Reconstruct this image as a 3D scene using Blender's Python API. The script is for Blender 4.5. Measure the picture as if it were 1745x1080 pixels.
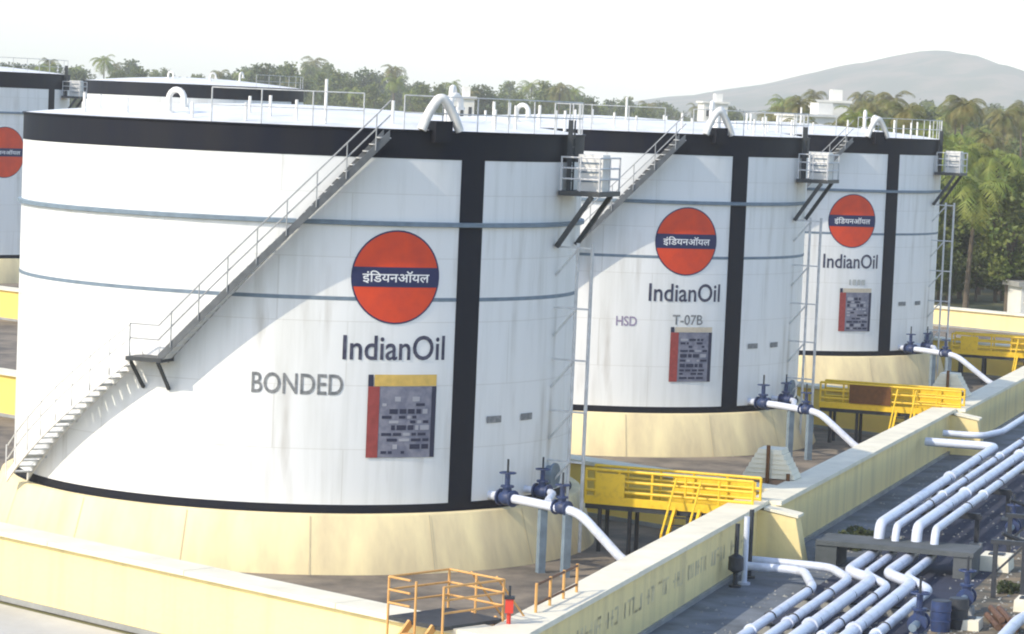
import bpy, math, random
from mathutils import Vector, Matrix
rad = math.radians
PI = math.pi
random.seed(11)
scene = bpy.context.scene
for o in list(bpy.data.objects):
    bpy.data.objects.remove(o)

# ------------------------------------------------------------------ camera, sky, sun, exposure
PAD = 1.8                       # height of the tank foundations
CAM_Z = 14.665
PITCH, ROLL = 0.07155, 0.04198
cam_data = bpy.data.cameras.new('camera')
cam = bpy.data.objects.new('camera', cam_data)
scene.collection.objects.link(cam)
cam_data.sensor_width = 36.0
cam_data.lens = 36.0 * 5000.0 / 1745.0
cam_data.clip_start = 1.0
cam_data.clip_end = 30000.0
fw = Vector((0, math.cos(PITCH), -math.sin(PITCH)))
up0 = Vector((0, math.sin(PITCH), math.cos(PITCH)))
rt0 = Vector((1, 0, 0))
rt = rt0 * math.cos(ROLL) + up0 * math.sin(ROLL)
up = rt0 * -math.sin(ROLL) + up0 * math.cos(ROLL)
rot = Matrix((rt, up, -fw)).transposed()
cam.matrix_world = Matrix.Translation((0, 0, CAM_Z)) @ rot.to_4x4()
scene.camera = cam

SUN_AZ = 55.0                   # degrees left of "straight behind the camera"
SUN_EL = 38.0
world = bpy.data.worlds.new('World')
scene.world = world
world.use_nodes = True
nt = world.node_tree
nt.nodes.clear()
sky = nt.nodes.new('ShaderNodeTexSky')
sky.sky_type = 'NISHITA'
sky.sun_disc = False
sky.sun_elevation = rad(SUN_EL)
sky.sun_rotation = rad(180 + SUN_AZ)
sky.air_density = 1.0
sky.dust_density = 1.0
sky.ozone_density = 1.0
bg = nt.nodes.new('ShaderNodeBackground')
bg.inputs['Strength'].default_value = 0.15
wo = nt.nodes.new('ShaderNodeOutputWorld')
nt.links.new(sky.outputs[0], bg.inputs[0])
nt.links.new(bg.outputs[0], wo.inputs[0])
sun_data = bpy.data.lights.new('sun', 'SUN')
sun_data.energy = 2.05
sun_data.angle = rad(0.6)
sun_data.color = (1.0, 0.90, 0.72)
sun = bpy.data.objects.new('sun', sun_data)
scene.collection.objects.link(sun)
to_sun = Vector((-math.sin(rad(SUN_AZ)) * math.cos(rad(SUN_EL)), -math.cos(rad(SUN_AZ)) * math.cos(rad(SUN_EL)), math.sin(rad(SUN_EL))))
sun.rotation_euler = to_sun.to_track_quat('Z', 'Y').to_euler()
sun.location = (0, 0, 300)
scene.view_settings.view_transform = 'Standard'
scene.view_settings.look = 'None'
scene.view_settings.gamma = 1.0
scene.view_settings.use_curve_mapping = False
scene.view_settings.exposure = 1.0
scene.render.engine = 'CYCLES'
scene.cycles.use_denoising = True
scene.cycles.filter_width = 2.0
scene.cycles.max_bounces = 6
scene.cycles.volume_bounces = 1
scene.render.film_transparent = False

# ------------------------------------------------------------------ frame of the depot: a runs along the tank row, b outwards from it
U = Vector((11.01805, 34.53688)).normalized()
V = Vector((U.y, -U.x))
O2 = Vector((0.58, 68.8))
SKEW = -0.483                    # front and dividing walls run at a slant to the row
def W(a, b, z=0.0):
    q = O2 + U * a + V * b
    return Vector((q.x, q.y, z))
ROW_ANG = math.atan2(U.y, U.x)
R = 9.473
H = 12.0
TANKS = [Vector((-7.2767 + 11.01805 * k, 100.05465 + 34.53688 * k, PAD)) for k in range(3)]

# ------------------------------------------------------------------ materials
MATS = {}
def mat(name, col, rough=0.6, var=0.0, vscale=2.0, col2=None, bump=0.0, bscale=20.0, metal=0.0, spec=0.4, streak=False, detail=6.0, lo=0.35, hi=0.7):
    if name in MATS:
        return MATS[name]
    m = bpy.data.materials.new(name)
    m.use_nodes = True
    n, l = m.node_tree.nodes, m.node_tree.links
    bs = n['Principled BSDF']
    bs.inputs['Roughness'].default_value = rough
    bs.inputs['Metallic'].default_value = metal
    bs.inputs['Specular IOR Level'].default_value = spec
    bs.inputs['Base Color'].default_value = (*col, 1)
    tc = n.new('ShaderNodeTexCoord')
    if var > 0 or col2:
        c2 = col2 if col2 else tuple(c * (1 - var) for c in col)
        mp = n.new('ShaderNodeMapping')
        if streak:
            mp.inputs['Scale'].default_value = (1.0, 1.0, 0.07)
        nz = n.new('ShaderNodeTexNoise')
        nz.inputs['Scale'].default_value = vscale
        nz.inputs['Detail'].default_value = detail
        nz.inputs['Roughness'].default_value = 0.6
        rp = n.new('ShaderNodeMapRange')
        rp.inputs['From Min'].default_value = lo
        rp.inputs['From Max'].default_value = hi
        mx = n.new('ShaderNodeMix')
        mx.data_type = 'RGBA'
        mx.inputs['A'].default_value = (*col, 1)
        mx.inputs['B'].default_value = (*c2, 1)
        l.new(tc.outputs['Object'], mp.inputs['Vector'])
        l.new(mp.outputs[0], nz.inputs['Vector'])
        l.new(nz.outputs['Fac'], rp.inputs['Value'])
        l.new(rp.outputs[0], mx.inputs['Factor'])
        l.new(mx.outputs['Result'], bs.inputs['Base Color'])
    if bump > 0:
        nb = n.new('ShaderNodeTexNoise')
        nb.inputs['Scale'].default_value = bscale
        nb.inputs['Detail'].default_value = 4
        bp = n.new('ShaderNodeBump')
        bp.inputs['Strength'].default_value = bump
        bp.inputs['Distance'].default_value = 0.05
        l.new(tc.outputs['Object'], nb.inputs['Vector'])
        l.new(nb.outputs['Fac'], bp.inputs['Height'])
        l.new(bp.outputs[0], bs.inputs['Normal'])
    MATS[name] = m
    return m
M_WHITE = mat('tank_white', (0.80, 0.80, 0.79), 0.45, vscale=1.6, col2=(0.62, 0.62, 0.59), streak=True, lo=0.5, hi=0.85, bump=0.02, bscale=0.8)
def shell_paint():
    m = M_WHITE
    n, l = m.node_tree.nodes, m.node_tree.links
    bs = n['Principled BSDF']
    tc = [x for x in n if x.type == 'TEX_COORD'][0]
    sp = n.new('ShaderNodeSeparateXYZ')
    l.new(tc.outputs['Object'], sp.inputs[0])
    at = n.new('ShaderNodeMath'); at.operation = 'ARCTAN2'
    l.new(sp.outputs['X'], at.inputs[0]); l.new(sp.outputs['Y'], at.inputs[1])
    mu = n.new('ShaderNodeMath'); mu.operation = 'MULTIPLY'; mu.inputs[1].default_value = 9.473
    l.new(at.outputs[0], mu.inputs[0])
    cb = n.new('ShaderNodeCombineXYZ')
    l.new(mu.outputs[0], cb.inputs['X']); l.new(sp.outputs['Z'], cb.inputs['Y'])
    br = n.new('ShaderNodeTexBrick')              # welded plates, six courses
    br.offset = 0.37
    br.inputs['Scale'].default_value = 1.0
    br.inputs['Brick Width'].default_value = 5.95
    br.inputs['Row Height'].default_value = 2.0
    br.inputs['Mortar Size'].default_value = 0.022
    br.inputs['Mortar Smooth'].default_value = 0.6
    br.inputs['Color1'].default_value = (1, 1, 1, 1)
    br.inputs['Color2'].default_value = (0.955, 0.955, 0.95, 1)
    br.inputs['Mortar'].default_value = (0.86, 0.85, 0.83, 1)
    l.new(cb.outputs[0], br.inputs['Vector'])
    old = bs.inputs['Base Color'].links[0].from_socket
    mx = n.new('ShaderNodeMix'); mx.data_type = 'RGBA'; mx.blend_type = 'MULTIPLY'; mx.inputs['Factor'].default_value = 1.0
    l.new(old, mx.inputs['A']); l.new(br.outputs['Color'], mx.inputs['B'])
    # grime runs
    mp = n.new('ShaderNodeMapping'); mp.inputs['Scale'].default_value = (1.0, 0.10, 1.0)
    l.new(cb.outputs[0], mp.inputs['Vector'])
    nz = n.new('ShaderNodeTexNoise'); nz.inputs['Scale'].default_value = 1.9; nz.inputs['Detail'].default_value = 5
    l.new(mp.outputs[0], nz.inputs['Vector'])
    r1 = n.new('ShaderNodeMapRange'); r1.inputs['From Min'].default_value = 0.53; r1.inputs['From Max'].default_value = 0.72
    l.new(nz.outputs['Fac'], r1.inputs['Value'])
    n2 = n.new('ShaderNodeTexNoise'); n2.inputs['Scale'].default_value = 0.28; n2.inputs['Detail'].default_value = 3
    l.new(cb.outputs[0], n2.inputs['Vector'])
    r2 = n.new('ShaderNodeMapRange'); r2.inputs['From Min'].default_value = 0.42; r2.inputs['From Max'].default_value = 0.66
    l.new(n2.outputs['Fac'], r2.inputs['Value'])
    mm = n.new('ShaderNodeMath'); mm.operation = 'MULTIPLY'
    l.new(r1.outputs[0], mm.inputs[0]); l.new(r2.outputs[0], mm.inputs[1])
    m2 = n.new('ShaderNodeMath'); m2.operation = 'MULTIPLY'; m2.inputs[1].default_value = 0.75
    l.new(mm.outputs[0], m2.inputs[0])
    mg = n.new('ShaderNodeMix'); mg.data_type = 'RGBA'
    mg.inputs['B'].default_value = (0.42, 0.39, 0.34, 1)
    l.new(m2.outputs[0], mg.inputs['Factor']); l.new(mx.outputs['Result'], mg.inputs['A'])
    l.new(mg.outputs['Result'], bs.inputs['Base Color'])
shell_paint()
M_ROOF = mat('roof_white', (0.80, 0.79, 0.77), 0.5, var=0.2, vscale=0.8)
M_BLACK = mat('band_black', (0.006, 0.008, 0.018), 0.6, vscale=1.2, col2=(0.014, 0.014, 0.018), streak=True, spec=0.2)
M_RING = mat('ring_grey', (0.19, 0.25, 0.31), 0.55, var=0.3, vscale=3)
M_STAIR = mat('stair_galvanised', (0.60, 0.61, 0.61), 0.5, var=0.3, vscale=4)
M_STAIRDK = mat('stair_dark', (0.05, 0.055, 0.06), 0.55, var=0.3, vscale=4)
M_STRING = mat('stringer_grey', (0.13, 0.14, 0.15), 0.5, var=0.3, vscale=4)  # shade on the upper stringers is put into this dark grey
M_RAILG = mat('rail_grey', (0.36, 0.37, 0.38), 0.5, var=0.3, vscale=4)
M_RAILW = mat('rail_white', (0.55, 0.55, 0.55), 0.5)
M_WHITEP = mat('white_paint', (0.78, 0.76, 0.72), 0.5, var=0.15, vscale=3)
M_ORANGE = mat('logo_orange', (0.70, 0.062, 0.014), 0.5, vscale=1.5, col2=(0.56, 0.05, 0.02))
M_NAVY = mat('logo_navy', (0.018, 0.022, 0.085), 0.45)
M_LETTERW = mat('lettering_white', (0.8, 0.8, 0.8), 0.5)
M_LETTERN = mat('lettering_navy', (0.028, 0.03, 0.065), 0.6, vscale=6, col2=(0.10, 0.10, 0.14))
M_LETTERG = mat('lettering_grey', (0.13, 0.14, 0.15), 0.6, vscale=6, col2=(0.30, 0.30, 0.30))
M_LETTERP = mat('lettering_plum', (0.30, 0.25, 0.36), 0.6)
M_RED = mat('panel_red', (0.34, 0.06, 0.055), 0.55, var=0.3, vscale=5)
M_REDPOST = mat('red_paint', (0.62, 0.05, 0.03), 0.45)
M_PANELY = mat('panel_yellow', (0.72, 0.48, 0.12), 0.55, var=0.2, vscale=4)
M_PANELC = mat('panel_cream', (0.62, 0.54, 0.42), 0.55, var=0.2, vscale=4)
M_PANELB = mat('panel_slate', (0.15, 0.155, 0.21), 0.55, vscale=2.5, col2=(0.24, 0.24, 0.29), lo=0.4, hi=0.6)
M_PANELL = mat('panel_light', (0.36, 0.36, 0.40), 0.6)
M_PANELD = mat('panel_dark', (0.025, 0.028, 0.06), 0.55)
M_CREAM = mat('dike_cream', (0.85, 0.69, 0.33), 0.8, vscale=1.1, col2=(0.58, 0.47, 0.26), bump=0.25, bscale=5, lo=0.46, hi=0.82, streak=True)
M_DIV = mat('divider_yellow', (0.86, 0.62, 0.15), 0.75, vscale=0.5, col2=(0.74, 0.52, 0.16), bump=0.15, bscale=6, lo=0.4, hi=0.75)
M_COPING = mat('coping_cream', (0.82, 0.76, 0.60), 0.8, var=0.2, vscale=0.9, bump=0.12, bscale=8)
M_PADC = mat('foundation_cream', (0.85, 0.71, 0.40), 0.8, vscale=0.9, col2=(0.60, 0.49, 0.30), bump=0.15, bscale=5, streak=True)
M_PADJ = mat('foundation_joint', (0.52, 0.45, 0.31), 0.9)
M_YEL = mat('yellow_paint', (0.80, 0.52, 0.03), 0.45, vscale=5, col2=(0.55, 0.33, 0.03), lo=0.5, hi=0.85)
M_ORG = mat('orange_paint', (0.66, 0.36, 0.12), 0.6, vscale=5, col2=(0.5, 0.24, 0.06), lo=0.5, hi=0.85)
M_BROWN = mat('brown_panel', (0.16, 0.06, 0.012), 0.6, var=0.4, vscale=6)
M_STEELD = mat('dark_steel', (0.035, 0.04, 0.05), 0.5, var=0.3, vscale=6)
M_BLUE = mat('valve_blue', (0.025, 0.05, 0.15), 0.5, vscale=6, col2=(0.03, 0.04, 0.08))
M_PIPE = mat('pipe_silver', (0.62, 0.66, 0.76), 0.38, vscale=1.6, col2=(0.30, 0.31, 0.35), lo=0.5, hi=0.85, bump=0.05, bscale=12)
M_CONC = mat('concrete', (0.34, 0.34, 0.32), 0.85, vscale=0.8, col2=(0.22, 0.22, 0.21), bump=0.2, bscale=7)
M_CONCD = mat('dark_concrete', (0.11, 0.12, 0.13), 0.85, vscale=0.8, col2=(0.06, 0.07, 0.07), bump=0.2, bscale=7)
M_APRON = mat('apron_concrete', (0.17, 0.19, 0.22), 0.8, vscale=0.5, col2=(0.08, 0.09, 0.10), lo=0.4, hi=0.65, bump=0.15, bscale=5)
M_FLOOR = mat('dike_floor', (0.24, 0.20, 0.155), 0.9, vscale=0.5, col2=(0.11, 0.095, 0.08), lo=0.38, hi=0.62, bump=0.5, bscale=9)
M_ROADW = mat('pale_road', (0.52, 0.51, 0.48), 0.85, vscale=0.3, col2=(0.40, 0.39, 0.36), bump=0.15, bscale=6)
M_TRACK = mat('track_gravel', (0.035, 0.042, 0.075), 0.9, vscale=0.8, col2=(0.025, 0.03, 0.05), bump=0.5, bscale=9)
M_DIRT = mat('yard_dirt', (0.23, 0.18, 0.12), 0.95, vscale=0.7, col2=(0.07, 0.07, 0.06), lo=0.4, hi=0.6, bump=0.5, bscale=4)
M_LAND = mat('land', (0.16, 0.14, 0.07), 0.95, vscale=0.03, col2=(0.08, 0.10, 0.03), detail=10)
M_HILL = mat('hill', (0.13, 0.10, 0.07), 0.95, vscale=0.014, col2=(0.03, 0.045, 0.02), detail=12, lo=0.42, hi=0.58)
M_BARK = mat('bark', (0.14, 0.11, 0.08), 0.9, var=0.4, vscale=4)
M_HOUSE = mat('house_white', (0.75, 0.73, 0.68), 0.8, var=0.15, vscale=0.5)
M_TILE = mat('tile_roof', (0.30, 0.14, 0.09), 0.8, var=0.3, vscale=1)
M_GLASS = mat('dark_window', (0.03, 0.035, 0.04), 0.25)
def leaf_mat(name, c1, c2, scale=0.6):
    m = mat(name, c1, 0.6, vscale=scale, col2=c2, lo=0.35, hi=0.65)
    bs = m.node_tree.nodes['Principled BSDF']
    n, l = m.node_tree.nodes, m.node_tree.links
    tr = n.new('ShaderNodeBsdfTranslucent')
    mx = n.new('ShaderNodeMixShader')
    mx.inputs[0].default_value = 0.25
    src = bs.inputs['Base Color'].links[0].from_socket
    l.new(src, tr.inputs['Color'])
    l.new(bs.outputs[0], mx.inputs[1])
    l.new(tr.outputs[0], mx.inputs[2])
    l.new(mx.outputs[0], n['Material Output'].inputs['Surface'])
    return m
M_PALM = leaf_mat('palm_leaf', (0.15, 0.22, 0.035), (0.25, 0.26, 0.05), 0.5)
M_PALM2 = leaf_mat('palm_leaf_dry', (0.23, 0.19, 0.06), (0.13, 0.15, 0.035), 0.5)
M_LEAF = leaf_mat('tree_leaf', (0.10, 0.15, 0.028), (0.18, 0.19, 0.05), 0.35)
M_LEAF2 = leaf_mat('tree_leaf_dark', (0.055, 0.09, 0.024), (0.11, 0.13, 0.035), 0.35)
M_BUSH = leaf_mat('bush_leaf', (0.05, 0.075, 0.03), (0.09, 0.10, 0.04), 1.5)

# ------------------------------------------------------------------ mesh helpers
class MB:
    def __init__(s):
        s.v, s.f = [], []
    def add(s, vs, fs):
        n = len(s.v)
        s.v += [tuple(p) for p in vs]
        s.f += [tuple(i + n for i in q) for q in fs]
        return s
    def hexa(s, p):            # 4 bottom corners (ccw), 4 top corners
        return s.add(p, [(3, 2, 1, 0), (4, 5, 6, 7), (0, 1, 5, 4), (1, 2, 6, 5), (2, 3, 7, 6), (3, 0, 4, 7)])
    def box(s, c, d, ang=0.0, taper=1.0):
        x, y, z = d[0] / 2, d[1] / 2, d[2] / 2
        ca, sa = math.cos(ang), math.sin(ang)
        ps = []
        for k, zz in ((1.0, -z), (taper, z)):
            for px, py in ((-x, -y), (x, -y), (x, y), (-x, y)):
                px *= k; py *= k
                ps.append((c[0] + px * ca - py * sa, c[1] + px * sa + py * ca, c[2] + zz))
        return s.hexa(ps)
    def bar(s, p, q, w, h=None):   # rectangular bar between two points
        p, q = Vector(p), Vector(q)
        h = h or w
        d = (q - p).normalized()
        r = d.cross(Vector((0, 0, 1)))
        if r.length < 1e-4:
            r = Vector((1, 0, 0))
        r.normalize()
        t = r.cross(d).normalized()
        ps = []
        for e in (p, q):
            for a, b in ((-1, -1), (1, -1), (1, 1), (-1, 1)):
                ps.append(e + r * a * w / 2 + t * b * h / 2)
        return s.add(ps, [(0, 1, 2, 3), (7, 6, 5, 4), (0, 4, 5, 1), (1, 5, 6, 2), (2, 6, 7, 3), (3, 7, 4, 0)])
    def tube(s, pts, r, n=10, cap=True, rs=None):
        pts = [Vector(p) for p in pts]
        up_ = Vector((0, 0, 1))
        vs, prev = [], None
        for i, p in enumerate(pts):
            d = (pts[min(i + 1, len(pts) - 1)] - pts[max(i - 1, 0)]).normalized()
            if prev is None:
                a = d.cross(up_)
                if a.length < 1e-3:
                    a = d.cross(Vector((1, 0, 0)))
                a.normalize()
            else:
                a = (prev - d * prev.dot(d)).normalized()
            prev = a
            b = d.cross(a)
            rr = rs[i] if rs else r
            for k in range(n):
                t = 2 * PI * k / n
                vs.append(p + a * math.cos(t) * rr + b * math.sin(t) * rr)
        fs = []
        for i in range(len(pts) - 1):
            for k in range(n):
                fs.append((i * n + k, i * n + (k + 1) % n, (i + 1) * n + (k + 1) % n, (i + 1) * n + k))
        if cap:
            fs.append(tuple(range(n - 1, -1, -1)))
            e = (len(pts) - 1) * n
            fs.append(tuple(range(e, e + n)))
        return s.add(vs, fs)
    def lathe(s, prof, n=64, t0=0.0, t1=2 * PI, closed=True, cap=False):   # prof: (r, z); angle phi as sin/-cos
        m = len(prof)
        cnt = n if closed else n + 1
        vs = []
        for i in range(cnt):
            t = t0 + (t1 - t0) * i / n
            for r, z in prof:
                vs.append((r * math.sin(t), -r * math.cos(t), z))
        fs = []
        for i in range(n):
            j = (i + 1) % cnt
            for k in range(m - 1):
                fs.append((i * m + k, j * m + k, j * m + k + 1, i * m + k + 1))
        if cap and not closed:
            fs.append(tuple(range(m - 1, -1, -1)))
            e = n * m
            fs.append(tuple(range(e, e + m)))
        return s.add(vs, fs)
    def mesh(s, name, m, smooth=False):
        me = bpy.data.meshes.new(name)
        me.from_pydata(s.v, [], s.f)
        me.materials.append(m)
        if smooth:
            me.shade_smooth()
            try:
                me.set_sharp_from_angle(angle=rad(40))
            except Exception:
                pass
        me.update()
        return me
    def build(s, name, m, parent=None, smooth=False, loc=None):
        return link(name, s.mesh(name, m, smooth), parent, loc)
def link(name, data, parent=None, loc=None, rz=0.0, sc=None):
    o = bpy.data.objects.new(name, data)
    scene.collection.objects.link(o)
    if parent:
        o.parent = parent
    if loc is not None:
        o.location = loc
    o.rotation_euler = (0, 0, rz)
    if sc:
        o.scale = sc
    return o
def tag(o, label, cat, group=None, kind=None):
    if label: o['label'] = label
    if cat: o['category'] = cat
    if group: o['group'] = group
    if kind: o['kind'] = kind
    return o
def thing(name, loc, label, cat, group=None, rz=0.0):
    o = link(name, None, None, loc, rz)
    o.empty_display_size = 0.3
    return tag(o, label, cat, group)
def rounded(pts, r, n=6):
    pts = [Vector(p) for p in pts]
    out = [pts[0]]
    for i in range(1, len(pts) - 1):
        p, a, b = pts[i], pts[i - 1], pts[i + 1]
        da, db = (a - p), (b - p)
        k = min(r, da.length * 0.45, db.length * 0.45)
        s, e = p + da.normalized() * k, p + db.normalized() * k
        for j in range(n + 1):
            t = j / n
            out.append(s * (1 - t) ** 2 + p * 2 * t * (1 - t) + e * t * t)
    out.append(pts[-1])
    return out
def text_mesh(txt, size, bold=0.0):
    cu = bpy.data.curves.new('txt', 'FONT')
    cu.body = txt
    cu.size = size
    cu.align_x = 'CENTER'
    cu.align_y = 'CENTER'
    cu.offset = bold
    cu.resolution_u = 4
    o = bpy.data.objects.new('txt', cu)
    scene.collection.objects.link(o)
    dg = bpy.context.evaluated_depsgraph_get()
    dg.update()
    me = bpy.data.meshes.new_from_object(o.evaluated_get(dg))
    vs = [tuple(v.co) for v in me.vertices]
    fs = [tuple(p.vertices) for p in me.polygons]
    bpy.data.objects.remove(o)
    bpy.data.meshes.remove(me)
    bpy.data.curves.remove(cu)
    return vs, fs
def fit_text(txt, w, h, bold=0.0):
    vs, fs = text_mesh(txt, 1.0, bold)
    x0, x1 = min(v[0] for v in vs), max(v[0] for v in vs)
    y0, y1 = min(v[1] for v in vs), max(v[1] for v in vs)
    return [((v[0] - (x0 + x1) / 2) / (x1 - x0) * w, (v[1] - (y0 + y1) / 2) / (y1 - y0) * h) for v in vs], fs
def wrap(xy, phi, z, r):        # flat print laid round the shell
    out = []
    for x, y in xy:
        t = rad(phi) + x / r
        out.append((r * math.sin(t), -r * math.cos(t), z + y))
    return out
def pol(phi, r, z):
    t = rad(phi)
    return Vector((r * math.sin(t), -r * math.cos(t), z))
def grid_patch(phi, z0, z1, width, r, n=10):
    xy, fs = [], []
    for i in range(n + 1):
        x = -width / 2 + width * i / n
        xy += [(x, 0), (x, z1 - z0)]
    for i in range(n):
        fs.append((2 * i, 2 * i + 2, 2 * i + 3, 2 * i + 1))
    return MB().add(wrap(xy, phi, z0, r), fs)
def disc_patch(phi, z, rad_, r, n=48, rings=8):
    xy, fs = [(0, 0)], []
    for j in range(1, rings + 1):
        for i in range(n):
            t = 2 * PI * i / n
            xy.append((rad_ * j / rings * math.cos(t), rad_ * j / rings * math.sin(t)))
    for i in range(n):
        fs.append((0, 1 + i, 1 + (i + 1) % n))
    for j in range(1, rings):
        for i in range(n):
            a, b = 1 + (j - 1) * n, 1 + j * n
            fs.append((a + i, b + i, b + (i + 1) % n, a + (i + 1) % n))
    return MB().add(wrap(xy, phi, z, r), fs)

# ================================================================== the ground
def sheet(name, pts, m):
    o = MB().add(pts, [tuple(range(len(pts)))]).build(name, m)
    o['kind'] = 'structure'
    return o
GX = 3600
o = sheet('land', [(-GX, -200, -0.02), (GX, -200, -0.02), (GX, 6500, -0.02), (-GX, 6500, -0.02)], M_LAND)
def skew(b, a0):                # a on a slanted wall line that meets b = 0 at a0
    return a0 + SKEW * b
DIV = [0.0, 31.5, 67.7, 103.9]
sheet('dike_floor', [W(skew(-0.3, 0), -0.3, 0.0), W(140, 0.2, 0.0), W(skew(-90, 140), -90, 0.0), W(skew(-90, 0), -90, 0.0)], M_FLOOR)
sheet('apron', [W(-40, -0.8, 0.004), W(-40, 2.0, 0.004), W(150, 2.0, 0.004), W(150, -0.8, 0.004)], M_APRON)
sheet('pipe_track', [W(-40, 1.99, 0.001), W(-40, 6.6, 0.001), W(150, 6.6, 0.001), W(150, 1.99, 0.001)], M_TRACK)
sheet('yard', [W(-40, 6.58, -0.004), W(-40, 40, -0.004), W(160, 40, -0.004), W(160, 6.58, -0.004)], M_DIRT)
sheet('road', [W(skew(-0.4, -0.3), -0.4, 0.003), W(skew(-90, -0.3), -90, 0.003), W(skew(-90, -9), -90, 0.003), W(skew(-0.4, -9), -0.4, 0.003)], M_ROADW)

# hill behind the palms
prof = [(-3500, 6), (-900, 4), (-200, 6), (30, 12), (80, 18), (140, 29), (200, 41), (262, 56), (310, 67), (340, 74), (352, 76), (366, 74), (392, 63), (410, 60), (440, 50), (520, 40), (700, 40), (1200, 30), (3500, 10)]
def hill_h(x):
    for (xa, ha), (xb, hb) in zip(prof, prof[1:]):
        if xa <= x <= xb:
            t = (x - xa) / (xb - xa)
            return ha + (hb - ha) * t
    return 5
HS = 1.6
hb = MB()
xs = sorted(set([-1900 + i * 60 for i in range(25)] + [-400 + i * 12 for i in range(110)] + [920 + i * 60 for i in range(17)]))
ys = [2050 + j * 40 for j in range(26)]
vs, fs = [], []
rn = random.Random(5)
ph = [(rn.uniform(0, 6.3), rn.uniform(0.006, 0.06), rn.uniform(0, 6.3)) for _ in range(14)]
for j, y in enumerate(ys):
    t = (y - 2500) / 450.0
    k = max(0.0, 1 - abs(t) ** 1.6) if t < 0 else max(0.0, 1 - abs(t / 1.3) ** 2)
    for x in xs:
        n = sum(math.sin(x * f + p + (y * f) * math.sin(q)) * 0.06 / (0.4 + 26 * f) for p, f, q in ph)
        vs.append(((x + 15) * HS, y * HS, hill_h(x) * 0.93 * HS * k * (1 + max(-0.10, min(0.10, n * 0.42))) - 0.5))
nx = len(xs)
for j in range(len(ys) - 1):
    for i in range(nx - 1):
        fs.append((j * nx + i, j * nx + i + 1, (j + 1) * nx + i + 1, (j + 1) * nx + i))
o = hb.add(vs, fs).build('hill', M_HILL, None, True)
o['kind'] = 'structure'

# ================================================================== dike walls
WT, WZ = 0.72, 1.86             # wall thickness, height under the coping
def wall_run(name, p, q, label, side=1, h=WZ, over=0.18, group='cream dike walls', cz=0.14, m=M_CREAM, pilasters=True):
    """p, q: (a, b) on the outer face; the wall body lies to the left of p->q"""
    A, B = W(*p), W(*q)
    d = (B - A).normalized()
    nrm = Vector((-d.y, d.x, 0)) * side
    root = thing(name, A, label, 'wall', group)
    L = (B - A).length
    def slab(u0, u1, n0, n1, z0, z1):
        pts = []
        for z in (z0, z1):
            for uu, nn in ((u0, n0), (u1, n0), (u1, n1), (u0, n1)):
                v_ = d * uu + nrm * nn
                pts.append((v_.x, v_.y, z))
        b = MB().hexa(pts if side > 0 else [pts[i] for i in (3, 2, 1, 0, 7, 6, 5, 4)])
        return b
    slab(0, L, 0, WT, 0, h).build('wall_body', m, root)
    n = max(1, round(L / 6.0))
    for i in range(n):          # coping cast in lengths with open joints
        g = 0.012
        jz = random.uniform(-0.004, 0.004)
        slab(L * i / n + g, L * (i + 1) / n - g, -over, WT + over, h + 0.001, h + cz + jz).build('coping', M_COPING, root)
    slab(0.02, L - 0.02, -0.10, -0.002, 0.0, 0.14).build('plinth', M_CONC, root)
    return root, d, nrm, L
# front wall of the first dike (runs to the left), right walls of the dikes, dividing walls
front, fd, fn, fl = wall_run('dike_wall', (skew(-0.45, 0.17), -0.45), (skew(-75, 0.17), -75), 'sunlit cream front wall in the lower left corner, below the nearest tank', side=-1)
rights = []
lab = ['shaded cream wall with painted lettering beside the silver pipes, in front of nearest tank',
       'shaded cream wall between pipes and middle tank, behind the two bending pipes',
       'shaded cream wall at far right edge in front of third tank']
for k, (a0, a1, b0, b1) in enumerate([(0.3, 29.0, -0.42, -0.85), (29.0, 65.2, -0.42, -0.5), (65.2, 101.4, -0.1, -0.1)]):
    rights.append(wall_run('dike_wall', (a0, b0), (a1, b1), lab[k], side=1))
labd = ['sunlit cream dividing wall behind the nearest tank and its yellow walkway',
        'cream dividing wall behind the middle tank and its yellow walkway',
        'cream end wall behind the third tank in front of the palms']
for k in range(3):
    a0 = DIV[k + 1]
    bb = (-0.85, -0.75, -0.2)[k]
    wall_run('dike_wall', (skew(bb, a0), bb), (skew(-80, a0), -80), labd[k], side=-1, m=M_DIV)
# sloping counterforts where the right walls step outwards
for k, (a0, b0) in enumerate([(29.0, -0.43), (65.2, -0.11)]):
    root = thing('counterfort', W(a0, b0, 0), ['cream sloping buttress at the step in the wall behind the upright pipes', 'cream sloping buttress at the far step in the wall, right edge'][k], 'buttress', 'buttresses on the dike wall')
    root.rotation_euler = (0, 0, math.atan2(V.y, V.x))
    MB().hexa([(-0.9, -0.75, 0), (1.2, -0.75, 0), (1.2, -0.002, 0), (-0.9, -0.002, 0), (-0.9, -0.75, 1.84), (0.85, -0.75, 1.60), (0.85, -0.002, 1.60), (-0.9, -0.002, 1.84)]).build('body', M_CREAM, root)
    MB().hexa([(-0.2, -0.80, 1.78), (0.95, -0.80, 1.60), (0.95, 0.05, 1.60), (-0.2, 0.05, 1.78), (-0.2, -0.80, 1.87), (0.95, -0.80, 1.69), (0.95, 0.05, 1.69), (-0.2, 0.05, 1.87)]).build('cap', M_COPING, root)
# a low wall further off, behind the third tank
wall_run('dike_wall', (skew(6, 140), 6), (skew(-60, 140), -60), 'pale low wall beyond the third tank at the foot of the palms', side=-1, h=1.3)

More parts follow.
